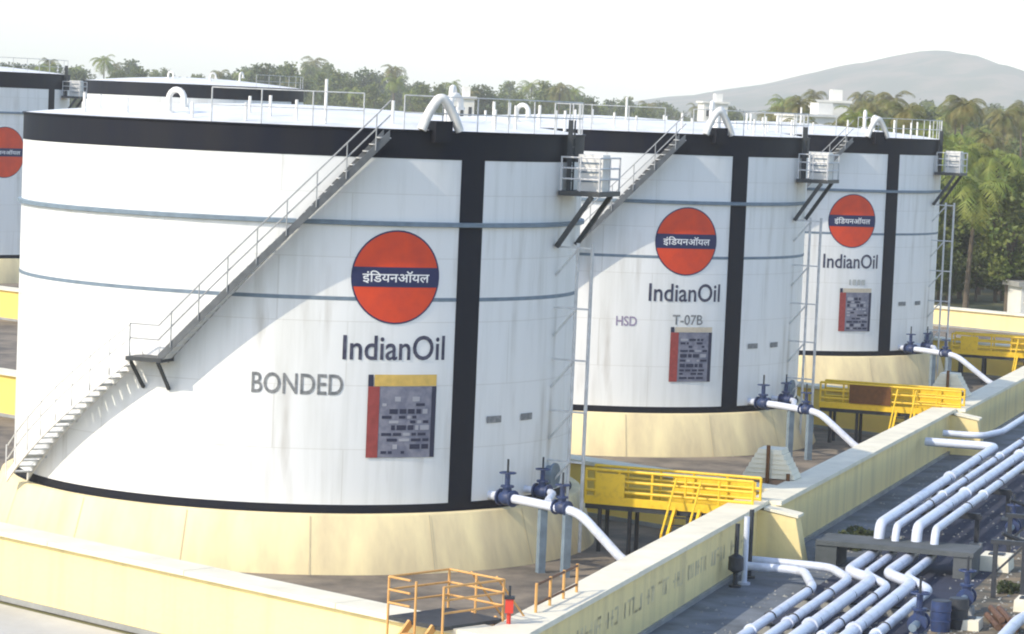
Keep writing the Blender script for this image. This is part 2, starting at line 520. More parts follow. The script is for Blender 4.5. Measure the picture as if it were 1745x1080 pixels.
# faded lettering strokes on the shaded wall
root, d, nrm, L = rights[0]
lt = MB()
rn = random.Random(3)
uu = 2.0
while uu < L - 3.0:
    nchar = rn.choice([2, 3, 4, 5, 6])
    for c in range(nchar):
        w_ = 0.42
        for s_ in range(rn.choice([2, 3, 3, 4])):
            x0 = uu + rn.uniform(0, w_ - 0.12)
            if rn.random() < 0.6:
                a0, a1, z0, z1 = x0, x0 + 0.12, 0.80, 1.25
            else:
                zz = rn.choice([0.78, 0.99, 1.2]); a0, a1, z0, z1 = uu, uu + w_ - 0.08, zz, zz + 0.08
            p = [d * a0 - nrm * 0.004, d * a1 - nrm * 0.004]
            lt.add([(p[0].x, p[0].y, z0), (p[1].x, p[1].y, z0), (p[1].x, p[1].y, z1), (p[0].x, p[0].y, z1)], [(0, 1, 2, 3)])
        uu += w_
    uu += 0.5
lt.build('lettering', mat('faded_lettering', (0.55, 0.47, 0.29), 0.8, vscale=2.2, col2=(0.78, 0.65, 0.36), lo=0.4, hi=0.62), root)

# ================================================================== tanks
def tank_parts(root, R=R, H=H, first=True, band=0.885, ringz=(9.08, 6.714), full=True, stripe=38.2):
    p = {}
    p['shell'] = MB().lathe([(R, 0), (R, H)], 160).build('shell', M_WHITE, root, True)
    p['top_band'] = MB().lathe([(R + 0.002, H - band), (R + 0.012, H - band), (R + 0.012, H - 0.04), (R + 0.06, H - 0.03), (R + 0.06, H + 0.02), (R - 0.05, H + 0.02)], 160).build('top_band', M_BLACK, root, True)
    p['base_band'] = MB().lathe([(R + 0.09, 0.0), (R + 0.09, 0.02), (R + 0.014, 0.03), (R + 0.014, 0.26), (R + 0.001, 0.26)], 160).build('base_band', M_BLACK, root, True)
    roof = MB().lathe([(R - 0.04, H + 0.015)] + [(R * (1 - i / 8.0), H + 0.03 + 0.60 * math.sin(i / 8.0 * PI / 2)) for i in range(1, 8)] + [(0.02, H + 0.632)], 96)
    rf = roof.build('roof', M_ROOF, root, True)
    p['stripe'] = grid_patch(stripe, 0.2, H - band + 0.01, 0.92, R + 0.013).build('stripe', M_BLACK, root, True)
    z = ringz[0]
    p['ring'] = MB().lathe([(R, z - 0.09), (R + 0.13, z - 0.07), (R + 0.13, z + 0.05), (R, z + 0.07)], 160).build('spray_ring', M_RING, root, True)
    z = ringz[1]
    p['ring2'] = MB().lathe([(R, z - 0.06), (R + 0.011, z - 0.055), (R + 0.011, z + 0.055), (R, z + 0.06)], 160).build('weld_band', M_RING, root, True)
    return p
def logo(root, phi, z, R=R, rad_=1.42, devanagari=True):
    disc_patch(phi, z, rad_ + 0.05, R + 0.016).build('logo_outline', M_NAVY, root, True)
    dk = disc_patch(phi, z, rad_, R + 0.021).build('logo_disc', M_ORANGE, root, True)
    grid_patch(phi, z - 0.31, z + 0.31, 2 * rad_ + 0.03, R + 0.027).build('logo_bar', M_NAVY, dk, True)
    xy, fs = fit_text('\u0907\u0902\u093f\u0921\u092f\u0928\u0911\u092f\u0932', 2.35 * rad_ / 1.5, 0.40, 0.012)
    MB().add(wrap(xy, phi, z, R + 0.033), fs).build('logo_lettering', M_LETTERW, dk)
def print_on(root, txt, phi, z, w, h, m, R=R, bold=0.0, name='lettering'):
    xy, fs = fit_text(txt, w, h, bold)
    return MB().add(wrap(xy, phi, z, R + 0.016), fs).build(name, m, root)
def notice(root, phi0, phi1, z0, z1, seed, top=M_PANELY, toph=0.36, R=R):
    w = rad(phi1 - phi0) * R
    pc = (phi0 + phi1) / 2
    def at(x0, x1, za, zb, m, off, name, par):
        return grid_patch(pc + math.degrees((x0 + x1) / 2 / R), za, zb, x1 - x0, R + off, 4).build(name, m, par, True)
    b = at(-w / 2, w / 2, z0, z1 - toph - 0.01, M_PANELB, 0.030, 'notice_panel', root)
    at(-w / 2, -w / 2 + 0.38, z0, z1 - toph - 0.01, M_RED, 0.036, 'panel_edge', b)
    at(-w / 2 + 0.2, w / 2, z1 - toph, z1, top, 0.030, 'panel_heading', b)
    at(-w / 2, -w / 2 + 0.17, z1 - toph - 0.009, z1, M_PANELD, 0.030, 'panel_corner', b)
    at(w / 2 - 0.16, w / 2, z0, z1 - toph - 0.01, M_PANELD, 0.035, 'panel_border', b)
    rn = random.Random(seed)
    i = 0
    zz = z0 + 0.12
    while zz < z1 - toph - 0.28:            # rows of worn print
        x = -w / 2 + 0.48
        hh = rn.choice((0.09, 0.09, 0.15))
        while x < w / 2 - 0.42:
            ww = min(rn.uniform(0.1, 0.38), w / 2 - 0.22 - x)
            if rn.random() < 0.78:
                i += 1
                grid_patch(pc + math.degrees((x + ww / 2) / R), zz, zz + hh, ww, R + 0.036 + (i % 7) * 0.0004, 3).build('panel_mark', M_PANELD if rn.random() < 0.62 else M_PANELL, b)
            x += ww + 0.06
        zz += hh + rn.choice((0.06, 0.09))
STAIR = [(-60.0, 0.15), (-26.0, 4.62), (-20.5, 4.62), (18.6, 11.85)]
def stair(root, R=R, steps=True):
    r0, r1 = R + 0.12, R + 0.82
    segs = [(STAIR[0], STAIR[1]), (STAIR[2], STAIR[3])]
    st = link('stairway', MB().add([(0, 0, 0)] * 3, [(0, 1, 2)]).mesh('x', M_STAIR), root) if False else None
    # stringers
    for si, rr, sg in ((0, r0, 0), (1, r1, 0), (2, r0, 1), (3, r1, 1)):
        mb = MB()
        for (p0, z0), (p1, z1) in segs[sg:sg + 1]:
            n = 24
            ring = []
            for i in range(n + 1):
                t = i / n
                ph_, z = p0 + (p1 - p0) * t, z0 + (z1 - z0) * t
                for r_, dz in ((rr, -0.16), (rr + 0.05, -0.16), (rr + 0.05, 0.14), (rr, 0.14)):
                    ring.append(pol(ph_, r_, z + dz))
            fs = []
            for i in range(n):
                for k in range(4):
                    fs.append((i * 4 + k, i * 4 + (k + 1) % 4, i * 4 + 4 + (k + 1) % 4, i * 4 + 4 + k))
            fs += [(3, 2, 1, 0), (n * 4, n * 4 + 1, n * 4 + 2, n * 4 + 3)]
            mb.add(ring, fs)
        mb.build('stringer', M_STRING if sg else M_WHITEP, root)  # sun glare painted into the white lower flight, shade into the dark upper one
    # treads
    me = MB().box(((r0 + r1 + 0.05) / 2, 0, 0), (r1 - r0 - 0.06, 0.33, 0.035)).mesh('tread', M_STAIR)
    for (p0, z0), (p1, z1) in segs:
        n = int((z1 - z0) / 0.215)
        for i in range(1, n + 1):
            t = i / (n + 0.5)
            o = link('tread', me, root, (0, 0, z0 + (z1 - z0) * t), rad(p0 + (p1 - p0) * t) - PI / 2)
    for (p0, z0), (p1, z1) in segs[1:]:
        n = 20
        vs_, fs_ = [], []
        for i in range(n + 1):
            t = i / n
            for r_, dz in ((r0 + 0.03, -0.15), (r1, -0.15), (r1, -0.12), (r0 + 0.03, -0.12)):
                vs_.append(pol(p0 + (p1 - p0) * t, r_, z0 + (z1 - z0) * t + dz))
        for i in range(n):
            for k_ in range(4):
                fs_.append((i * 4 + k_, i * 4 + (k_ + 1) % 4, i * 4 + 4 + (k_ + 1) % 4, i * 4 + 4 + k_))
        MB().add(vs_, fs_).build('stair_shadow_plate', M_STAIR, root)  # plate added under the treads so the flight casts an unbroken shadow
    # handrail on the open side
    rails = MB()
    path = []
    for (p0, z0), (p1, z1) in segs:
        for i in range(17):
            t = i / 16
            path.append((p0 + (p1 - p0) * t, z0 + (z1 - z0) * t))
    low = MB()
    for dz in (1.05, 0.6):
        low.tube([pol(a, r1 + 0.03, z + dz) for a, z in path[:17]], 0.024, 6)
        rails.tube([pol(a, r1 + 0.03, z + dz) for a, z in path[16:]], 0.024, 6)
    low.build('handrail', M_WHITEP, root, True)  # lower rail kept white for the sun glare on that flight
    rails.build('handrail', M_RAILG, root, True)
    bw_ = MB().tube([(0, 0, -0.05), (0, 0, 1.07)], 0.022, 6).mesh('baluster', M_WHITEP, True)  # lower balusters whitened with the same painted glare
    bm_ = MB().tube([(0, 0, -0.05), (0, 0, 1.07)], 0.022, 6).mesh('baluster', M_RAILG, True)
    for i in range(0, len(path), 2):
        link('baluster', bw_ if i < 16 else bm_, root, pol(path[i][0], r1 + 0.075, path[i][1]))
    # landing on brackets
    lz = STAIR[1][1]
    mb = MB().lathe([(R + 0.02, lz - 0.1), (r1 + 0.12, lz - 0.1), (r1 + 0.12, lz + 0.03), (R + 0.02, lz + 0.03), (R + 0.02, lz - 0.1)], 8, rad(STAIR[1][0] - 0.6), rad(STAIR[2][0] + 0.8), False, True)
    mb.build('landing', M_STAIRDK, root)
    for a in (STAIR[1][0], STAIR[2][0]):
        MB().bar(pol(a, r1 + 0.02, lz - 0.1), pol(a, R + 0.03, lz - 1.0), 0.09).build('bracket', M_STAIRDK, root)
    # brackets carrying the flights
    for (p0, z0), (p1, z1) in segs:
        for t in (0.2, 0.5, 0.8):
            a, z = p0 + (p1 - p0) * t, z0 + (z1 - z0) * t
            MB().bar(pol(a, R + 0.01, z - 0.1), pol(a, r1, z - 0.1), 0.06, 0.08).build('stair_bracket', M_STAIR, root)
def gooseneck(root, phi, r, h, w, rr, H=H, name='vent', R=R, tang=True):
    base = pol(phi, r, H + 0.02 + 0.6 * math.cos(r / R * PI / 2) if r < R - 0.3 else H + 0.02)
    tdir = Vector((math.cos(rad(phi)), math.sin(rad(phi)), 0))
    pts = [base]
    pts.append(base + Vector((0, 0, h - w / 2)))
    for i in range(1, 8):
        t = PI * i / 8
        pts.append(base + Vector((0, 0, h - w / 2 + math.sin(t) * w / 2)) + tdir * (w / 2 - math.cos(t) * w / 2))
    pts.append(base + tdir * w + Vector((0, 0, h - w * 0.5)))
    pts.append(base + tdir * w * 1.02 + Vector((0, 0, h - w * 0.8)))
    v = MB().tube(pts, rr, 10).build(name, M_WHITEP, root, True)
    MB().tube([pts[-1] + Vector((0, 0, 0.02)), pts[-1] - Vector((0, 0, 0.07))], rr * 1.5, 10).build('vent_hood', M_WHITEP, v, True)
    MB().tube([base, base + Vector((0, 0, 0.08))], rr * 1.8, 10).build('vent_flange', M_WHITEP, v, True)
def rim_rail(root, p0, p1, H=H, R=R):
    mb = MB()
    n = int((p1 - p0) * rad(1) * R / 0.25)
    for dz in (0.55, 1.08):
        mb.tube([pol(p0 + (p1 - p0) * i / n, R - 0.08, H + dz) for i in range(n + 1)], 0.022, 6)
    mb.build('rim_rail', M_STAIR, root, True)
    k = max(1, int((p1 - p0) * rad(1) * R / 1.3))
    me = MB().tube([(0, 0, 0), (0, 0, 1.08)], 0.025, 6).mesh('rim_post', M_STAIR)
    for i in range(k + 1):
        link('rim_post', me, root, pol(p0 + (p1 - p0) * i / k, R - 0.08, H))
def side_platform(root, phi, z, R=R, first=True):
    c, s = pol(phi, 1, 0), Vector((math.cos(rad(phi)), math.sin(rad(phi)), 0))
    def P(o, t, zz): return c * (R + o) + s * t + Vector((0, 0, zz))
    hw = 1.15
    mb = MB().hexa([P(0.03, -hw, z - 0.16), P(1.45, -hw, z - 0.16), P(1.45, hw, z - 0.16), P(0.03, hw, z - 0.16), P(0.03, -hw, z), P(1.45, -hw, z), P(1.45, hw, z), P(0.03, hw, z)])
    dk = mb.build('side_platform', M_STAIRDK, root)
    for t in (-hw + 0.1, hw - 0.1):
        MB().bar(P(1.15, t, z - 0.16), P(0.02, t, z - 1.85), 0.15).build('platform_bracket', M_STAIRDK, dk)
    # rails round the three open sides
    rl = MB()
    for dz in (0.4, 0.75, 1.1):
        rl.tube([P(0.1, -hw + 0.04, z + dz), P(1.41, -hw + 0.04, z + dz), P(1.41, hw - 0.04, z + dz), P(0.1, hw - 0.04, z + dz)], 0.032, 6)
    rl.build('platform_rail', M_RAILW, dk, True)
    for o_, t in ((0.1, -hw + 0.04), (0.75, -hw + 0.04), (1.41, -hw + 0.04), (1.41, 0), (1.41, hw - 0.04), (0.1, hw - 0.04)):
        MB().tube([P(o_, t, z), P(o_, t, z + 1.12)], 0.034, 6).build('rail_post', M_RAILW, dk, True)
    # white valve cabinet standing on the platform
    cb = MB().hexa([P(0.45, -0.45, z), P(1.3, -0.45, z), P(1.3, 0.35, z), P(0.45, 0.35, z), P(0.45, -0.45, z + 1.2), P(1.3, -0.45, z + 1.2), P(1.3, 0.35, z + 1.2), P(0.45, 0.35, z + 1.2)]).build('cabinet', M_WHITEP, dk)
    for zz in (0.3, 0.6, 0.9):
        MB().hexa([P(0.5, -0.475, z + zz), P(1.25, -0.475, z + zz), P(1.25, -0.451, z + zz), P(0.5, -0.451, z + zz), P(0.5, -0.475, z + zz + 0.05), P(1.25, -0.475, z + zz + 0.05), P(1.25, -0.451, z + zz + 0.05), P(0.5, -0.451, z + zz + 0.05)]).build('cabinet_louvre', M_RING, dk)
    # dark post carrying on to the rim
    MB().bar(P(0.16, -0.5, z), P(0.16, -0.5, z + 2.3), 0.16).build('rim_ladder_post', M_STAIRDK, dk)
    MB().bar(P(0.16, -0.05, z), P(0.16, -0.05, z + 2.3), 0.06).build('rim_ladder_post', M_STAIRDK, dk)
    for i in range(7):
        MB().bar(P(0.16, -0.42, z + 0.3 + i * 0.28), P(0.16, -0.08, z + 0.3 + i * 0.28), 0.035).build('rung', M_STAIRDK, dk)
def risers(root, phi, ztop, R=R):
    c, s = pol(phi, 1, 0), Vector((math.cos(rad(phi)), math.sin(rad(phi)), 0))
    def P(o, t, zz): return c * (R + o) + s * t + Vector((0, 0, zz))
    for o_, t, r_ in ((0.72, -0.1, 0.055), (1.15, 0.1, 0.06)):
        MB().tube([P(o_, t, -1.7), P(o_, t, ztop)], r_, 8).build('riser_pipe', M_STAIR, root, True)
    for z in (8.35, 6.35, 4.65, 2.95, 1.3):
        b = MB()
        b.bar(P(-0.02, -0.17, z), P(1.2, -0.17, z), 0.06)
        b.bar(P(0.75, -0.17, z - 0.03), P(0.0, -0.17, z - 0.95), 0.06)
        b.build('riser_bracket', M_STAIR, root)
def rim_box(root, phi, H=H, R=R):
    c, s = pol(phi, 1, 0), Vector((math.cos(rad(phi)), math.sin(rad(phi)), 0))
    def P(o, t, zz): return c * (R + o) + s * t + Vector((0, 0, H + zz))
    MB().hexa([P(-0.3, -0.3, -0.35), P(0.32, -0.3, -0.35), P(0.32, 0.3, -0.35), P(-0.3, 0.3, -0.35), P(-0.3, -0.3, 0.32), P(0.32, -0.3, 0.32), P(0.32, 0.3, 0.32), P(-0.3, 0.3, 0.32)]).build('foam_box', M_BLACK, root)
    MB().tube(rounded([P(0.05, -0.65, 0.02), P(0.05, -0.42, 0.6), P(0.05, 0.0, 1.15), P(0.05, 0.42, 0.6), P(0.05, 0.7, 0.02)], 0.45, 8), 0.15, 10).build('foam_pipe', M_WHITEP, root, True)
def valve(root, pos, direc, sc=1.0, m=M_BLUE):
    """gate valve with handwheel; its parts go under root"""
    d = Vector(direc).normalized()
    pos = Vector(pos)
    b = MB()
    b.tube([pos - d * 0.38 * sc, pos - d * 0.30 * sc], 0.34 * sc, 14)
    b.tube([pos + d * 0.30 * sc, pos + d * 0.38 * sc], 0.34 * sc, 14)
    b.tube([pos - d * 0.30 * sc, pos - d * 0.1 * sc, pos + d * 0.1 * sc, pos + d * 0.30 * sc], 0, 12, rs=[0.22 * sc, 0.30 * sc, 0.30 * sc, 0.22 * sc])
    vb = b.build('valve_body', m, root, True)
    z = Vector((0, 0, 1))
    b = MB()
    b.tube([pos + z * 0.1 * sc, pos + z * 0.42 * sc], 0.19 * sc, 10)
    b.tube([pos + z * 0.42 * sc, pos + z * 0.50 * sc], 0.27 * sc, 12)
    b.tube([pos + z * 0.50 * sc, pos + z * 0.95 * sc], 0.11 * sc, 8)
    b.build('valve_bonnet', m, vb, True)
    MB().tube([pos + z * 0.9 * sc, pos + z * 1.55 * sc], 0.045 * sc, 8).build('valve_stem', M_STEELD, vb, True)
    w = MB()
    c = pos + z * 1.0 * sc
    w.tube([c + Vector((math.cos(t * PI / 8), math.sin(t * PI / 8), 0)) * 0.32 * sc for t in range(17)], 0.03 * sc, 6)
    for k in range(4):
        w.tube([c, c + Vector((math.cos(k * PI / 2), math.sin(k * PI / 2), 0)) * 0.32 * sc], 0.022 * sc, 5)
    w.build('handwheel', m, vb, True)

tank_label = ['large white storage tank nearest the camera with BONDED painted on its shell',
              'white storage tank in the middle of the row of three',
              'white storage tank at the far end of the row of three, beside the palms']
tank_roots = []
for k in range(3):
    root = thing('storage_tank', TANKS[k], tank_label[k], 'tank', 'white storage tanks')
    tank_roots.append(root)
    if k == 0:
        tank_parts(root)
        stair(root)
        side_platform(root, 71, 10.2)
        risers(root, 67, 8.5)
        rim_rail(root, 23, 104)
        rim_rail(root, -14, 15)
        rim_box(root, 30.2)
        for a, r_, h, w in ((50, 6.5, 0.85, 0.5), (80, 5.0, 1.0, 0.45), (-31, 7.6, 0.75, 0.6)):
            gooseneck(root, a, r_, h, w, 0.10)
        for a, r_, h in ((12, 4.5, 1.1), (-5, 7.2, 0.5), (-12, 6.5, 0.45), (2, 8.3, 0.4), (-34, 6.2, 0.3), (-40, 8.2, 0.25), (-52, 8.6, 0.35), (-62, 7.4, 0.3), (-20, 8.7, 0.2), (-8, 8.9, 0.25), (8, 8.8, 0.3), (24, 8.0, 0.5), (46, 9.0, 0.35), (74, 8.8, 0.4), (82, 8.0, 0.55), (90, 8.8, 0.4), (100, 7.0, 0.6), (58, 8.4, 0.5), (66, 7.0, 0.6), (40, 7.6, 0.45)):
            MB().tube([pol(a, r_, H + 0.1), pol(a, r_, H + 0.4 + h)], 0.05, 8).build('roof_nozzle', M_WHITEP, root, True)
        notes = list(root.children)
        MB().box((0, 0, 0), (0.74, 0.05, 0.24)).mesh('x', M_PANELD)
        for a, w_ in ((46.1, 0.66), (56.1, 0.66)):
            grid_patch(a, 2.75, 2.97, w_, R + 0.03, 3).build('name_plate', M_LETTERG, root)
        # manhole low on the shell
        def manhole(a):
            b = MB()
            b.tube([pol(a, R - 0.02, 0.8), pol(a, R + 0.22, 0.8)], 0.32, 18)
            b.tube([pol(a, R + 0.22, 0.8), pol(a, R + 0.30, 0.8)], 0.42, 18)
            return b
        manhole(66).build('manhole', M_RING, root, True)
        shared = list(root.children)
    else:
        def cp(o, par):
            c = o.copy()
            scene.collection.objects.link(c)
            c.parent = par
            for ch in o.children:
                cp(ch, c)
        for o in shared:
            cp(o, root)
for k, root in enumerate(tank_roots):
    logo(root, 22.5, 7.41)
    print_on(root, 'IndianOil', 22.9, 5.2, 3.42, 0.78, M_LETTERN, bold=0.012)
    if k == 0:
        print_on(root, 'BONDED', 4.3, 4.02, 2.85, 0.66, M_LETTERG, bold=0.012)
        notice(root, 17.7, 31.7, 1.75, 4.36, 4)
    else:
        notice(root, 19.0, 31.2, 1.36, 3.72, 6 + k, top=M_PANELC, toph=0.22)
        if k == 1:
            print_on(root, 'HSD', 7.0, 3.93, 0.9, 0.42, M_LETTERP, bold=0.012)
            print_on(root, 'T-07B', 23.8, 4.03, 1.45, 0.44, M_LETTERG, bold=0.012)
        else:
            for j, w_ in enumerate((0.10, 0.22, 0.2, 0.24)):
                grid_patch(22.6 + j * 1.7, 3.9, 4.2, w_, R + 0.016, 2).build('faded_mark', mat('faded_mark', (0.45, 0.46, 0.44), 0.7), root)

# foundations
fl_ = ['cream concrete foundation ring under the nearest tank', 'cream concrete foundation ring under the middle tank', 'cream concrete foundation ring under the third tank']
fm = MB().lathe([(R + 0.95, 0), (R + 0.40, PAD - 0.03), (R + 0.36, PAD - 0.002), (R - 0.5, PAD - 0.002)], 128).mesh('ring_body', M_PADC, True)
jm = MB().lathe([(R + 0.975, 0.02), (R + 0.425, PAD - 0.03)], 1, -0.0012, 0.0012, False).mesh('joint', M_PADJ)
for k in range(3):
    f = thing('tank_foundation', (TANKS[k].x, TANKS[k].y, 0), fl_[k], 'foundation', 'tank foundation rings')
    link('ring_body', fm, f)
    for i in range(16):
        link('joint', jm, f, (0, 0, 0), 2 * PI * i / 16 + 0.13)

# two taller tanks behind on the left
def far_tank(cx, cy, R2, H2, label, lg=None, plat=None):
    root = thing('storage_tank', (cx, cy, PAD), label, 'tank', 'white storage tanks')
    tank_parts(root, R2, H2, band=1.15, ringz=(H2 - 3.0, H2 - 5.3), stripe=70)
    rim_rail(root, 40, 90, H2, R2)
    if lg is not None:
        logo(root, lg, 7.9, R2, 1.85)
    if plat is not None:
        side_platform(root, plat, H2 - 1.6, R2)
        risers(root, plat - 1, H2 - 3.2, R2)
    for a, r_, h in ((20, 6, 0.7), (60, 5, 0.8), (-20, 5, 0.6)):
        gooseneck(root, a, r_, h, 0.5, 0.09, H2, R=R2)
    f = thing('tank_foundation', (cx, cy, 0), 'cream foundation ring under ' + ('the tank cut off by the left edge' if lg is not None else 'the tank hidden behind the nearest tank'), 'foundation', 'tank foundation rings')
    MB().lathe([(R2 + 0.95, 0), (R2 + 0.4, PAD - 0.03), (R2 + 0.36, PAD - 0.002), (R2 - 0.5, PAD - 0.002)], 96).build('ring_body', M_PADC, f, True)
far_tank(-45.8, 226.0, 11.0, 13.85, 'white tank with red disc cut off by the left edge of the picture', lg=44, plat=84)
far_tank(-29.2, 262.0, 9.8, 13.6, 'distant white tank whose roof shows above the nearest tank')

# ================================================================== outlet pipes with blue valves at the tank bases
for k in range(3):
    c = TANKS[k]
    lab = ['white outlet pipe with blue valves at the foot of the nearest tank', 'white outlet pipe with blue valves at the foot of the middle tank', 'white outlet pipe with blue valves at the foot of the third tank'][k]
    root = thing('outlet_pipe', (c.x, c.y, 0), lab, 'pipe', 'tank outlet pipes')
    zz = PAD + 0.42
    A = pol(46, R, zz); B = pol(46, R + 2.6, zz)
    wall_pt = W(21.4 + 36.25 * k, -1.4 + 0.5 * k, 0.55) - Vector((c.x, c.y, 0))
    P2 = pol(47, R + 3.7, zz - 0.12)
    P3 = P2.lerp(wall_pt, 0.45); P3.z = 0.62
    MB().tube(rounded([A, pol(46, R + 1.5, zz), P2, P3, wall_pt], 0.45), 0.15, 12).build('pipe', M_PIPE, root, True)
    A2 = pol(57, R, zz + 0.05)
    MB().tube(rounded([A2, pol(57, R + 1.1, zz + 0.05), pol(49, R + 2.0, zz)], 0.4), 0.12, 10).build('pipe_branch', M_PIPE, root, True)
    dr = pol(46, 1, 0)
    valve(root, pol(46, R + 0.75, zz), dr, 0.8)
    valve(root, pol(57, R + 0.65, zz + 0.05), pol(57, 1, 0), 0.72)
    valve(root, pol(46.8, R + 3.0, zz - 0.05), dr, 0.72)
    for rr_ in (2.2, 3.25):
        q = pol(46.8, R + rr_, 0)
        MB().box((q.x, q.y, (zz - 0.2) / 2), (0.24, 0.24, zz - 0.2), 0.4).build('pipe_post', M_RING, root)

# ================================================================== yellow walkways
def walkway(k, a, b0, b1, z, label, sign=False):
    root = thing('yellow_walkway', W(a, b0, 0), label, 'walkway', 'yellow walkways')
    inv = W(a, b0, 0)
    L = b1 - b0
    root.rotation_euler = (0, 0, math.atan2(V.y, V.x))     # local x runs outwards, local y along the row
    wd = 0.55
    MB().box((L / 2, 0, z - 0.11), (L, 2 * wd, 0.22)).build('deck', M_STEELD, root)
    for s in (-1, 1):
        MB().box((L / 2, s * (wd + 0.03), z + 0.09), (L + 0.04, 0.05, 0.28)).build('toe_plate', M_YEL, root)  # toe plate added to bring in the yellow of the sunlit wall
        n = max(2, int(L / 1.0))
        for i in range(n + 1):
            MB().tube([(L * i / n, s * wd, z), (L * i / n, s * wd, z + 1.12)], 0.045, 8).build('rail_post', M_YEL, root, True)
        for h in (0.4, 0.75, 1.1):
            MB().tube([(0, s * wd, z + h), (L, s * wd, z + h)], 0.052, 8).build('rail', M_YEL, root, True)
    for x in (0.5, L * 0.27, L * 0.62, L - 0.3):
        for s in (-1, 1):
            MB().tube([(x, s * wd * 0.85, 0), (x, s * wd * 0.85, z - 0.18)], 0.075, 8).build('leg', M_STEELD, root, True)
    # stair down towards the camera
    sx = L * 0.62
    y0, y1 = -wd - 0.06, -wd - 1.75
    for s in (-0.42, 0.42):
        MB().bar((sx + s, y0, z - 0.02), (sx + s, y1, 0.05), 0.09, 0.22).build('stair_stringer', M_YEL, root)
        MB().tube([(sx + s, y0, z + 1.0), (sx + s, y1, 1.0)], 0.04, 8).build('stair_rail', M_YEL, root, True)
        MB().tube([(sx + s, y1, 0.0), (sx + s, y1, 1.0)], 0.045, 8).build('stair_post', M_YEL, root, True)
    for i in range(1, 7):
        t = i / 7
        MB().box((sx, y0 + (y1 - y0) * t, (z - 0.02) * (1 - t) + 0.05 * t), (0.76, 0.22, 0.035)).build('stair_tread', M_STEELD, root)
    if sign:
        MB().box((L * 0.36, -wd - 0.09, z + 0.66), (1.9, 0.05, 0.85)).build('sign_board', M_BROWN, root)
    else:
        MB().box((L * 0.15, -wd - 0.07, z + 0.6), (1.0, 0.03, 0.8)).build('added_yellow_panel', M_YEL, root)
    MB().box((L * 0.72, wd + 0.08, z + 0.6), (L * 0.5, 0.03, 0.7)).build('added_yellow_panel', M_YEL, root)  # yellow panels added to stand for the sunlit dividing wall behind
    return root
walkway(0, 28.2, -6.6, -0.9, 1.65, 'yellow railed walkway from the nearest tank to the cream wall')
walkway(1, 66.0, -6.6, -0.2, 1.65, 'yellow railed walkway with a brown board beside the middle tank', True)
walkway(2, 103.0 - 0.5, -6.6, 0.2, 1.65, 'yellow railed walkway beside the third tank at far right')

# ================================================================== stepped stiles over the dividing walls, with a post
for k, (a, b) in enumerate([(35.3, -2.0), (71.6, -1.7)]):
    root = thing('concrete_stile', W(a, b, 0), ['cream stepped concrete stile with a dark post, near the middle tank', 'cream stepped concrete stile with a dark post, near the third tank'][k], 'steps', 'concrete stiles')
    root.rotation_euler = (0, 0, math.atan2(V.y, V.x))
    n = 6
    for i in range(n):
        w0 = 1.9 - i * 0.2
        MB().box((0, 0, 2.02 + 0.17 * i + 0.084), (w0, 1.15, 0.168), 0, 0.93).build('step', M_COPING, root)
    MB().box((0, 0, 1.0), (1.7, 1.0, 2.0)).build('base', mat('stile_shade_brown', (0.40, 0.26, 0.18), 0.85, var=0.3, vscale=2), root)  # brown stands for shade on the stile's foot, painted into its colour
    MB().tube([(0.0, -0.72, 0), (0.0, -0.72, 3.2)], 0.07, 8).build('post', M_BROWN, root, True)
    MB().tube([(0.75, -0.75, 0), (0.75, -0.75, 2.25)], 0.07, 8).build('post', M_BROWN, root, True)

# ================================================================== orange crossover platform on the front wall, red post
root = thing('orange_platform', W(skew(-2.7, 0), -2.7, 0), 'orange railed crossover platform over the front wall near its corner', 'platform')
ang = math.atan2((W(skew(0, 0), 0) - W(skew(-5, 0), -5)).y, (W(skew(0, 0), 0) - W(skew(-5, 0), -5)).x)
root.rotation_euler = (0, 0, ang)            # local x along the front wall towards the corner, local y inwards
for x0, x1, y0, y1, z in ((-1.2, 0.7, -0.4, 1.7, 1.98 + 0.1),):
    MB().box(((x0 + x1) / 2, (y0 + y1) / 2, z - 0.06), (x1 - x0, y1 - y0, 0.1))  .build('deck', M_STAIRDK, root)
    for px in (x0, (x0 + x1) / 2, x1):
        for py in (y0, y1):
            MB().tube([(px, py, 0), (px, py, z + 0.97)], 0.032, 8).build('post', M_ORG, root, True)
    for h in (0.32, 0.64, 0.96):
        MB().tube([(x0, y1, z + h), (x1, y1, z + h)], 0.028, 8).build('rail', M_ORG, root, True)
        for px in (x0, x1):
            MB().tube([(px, y0, z + h), (px, y1, z + h)], 0.028, 8).build('rail', M_ORG, root, True)
        MB().tube([(x0, y0, z + h), (-0.45, y0, z + h)], 0.028, 8).build('rail', M_ORG, root, True)
    for s in (-0.4, 0.4):
        MB().bar((s, y1, z - 0.05), (s, y1 + 2.0, 0.05), 0.07, 0.18).build('stair_stringer', M_ORG, root)
        MB().bar((s, y0, z - 0.05), (s, y0 - 2.0, 0.05), 0.07, 0.18).build('stair_stringer', M_ORG, root)
        MB().tube([(s * 1.1, y1, z + 1.0), (s * 1.1, y1 + 2.0, 1.0)], 0.028, 8).build('stair_rail', M_ORG, root, True)
    for i in range(1, 8):
        t = i / 8
        zz = (z - 0.05) * (1 - t) + 0.05 * t
        MB().box((0, y1 + 2.0 * t, zz), (0.74, 0.2, 0.035)).build('tread', M_ORG, root)
        MB().box((0, y0 - 2.0 * t, zz), (0.74, 0.2, 0.035)).build('tread', M_ORG, root)
root = thing('call_post', W(2.3, -1.1, 0), 'red call post with dark hood beside the orange platform', 'post')
MB().tube([(0, 0, 0), (0, 0, 2.5)], 0.055, 10).build('standpipe', M_REDPOST, root, True)
MB().box((0, -0.02, 2.45), (0.2, 0.16, 0.34)).build('call_box', M_REDPOST, root)
MB().box((0, -0.02, 2.66), (0.26, 0.22, 0.06)).build('hood', M_STEELD, root)
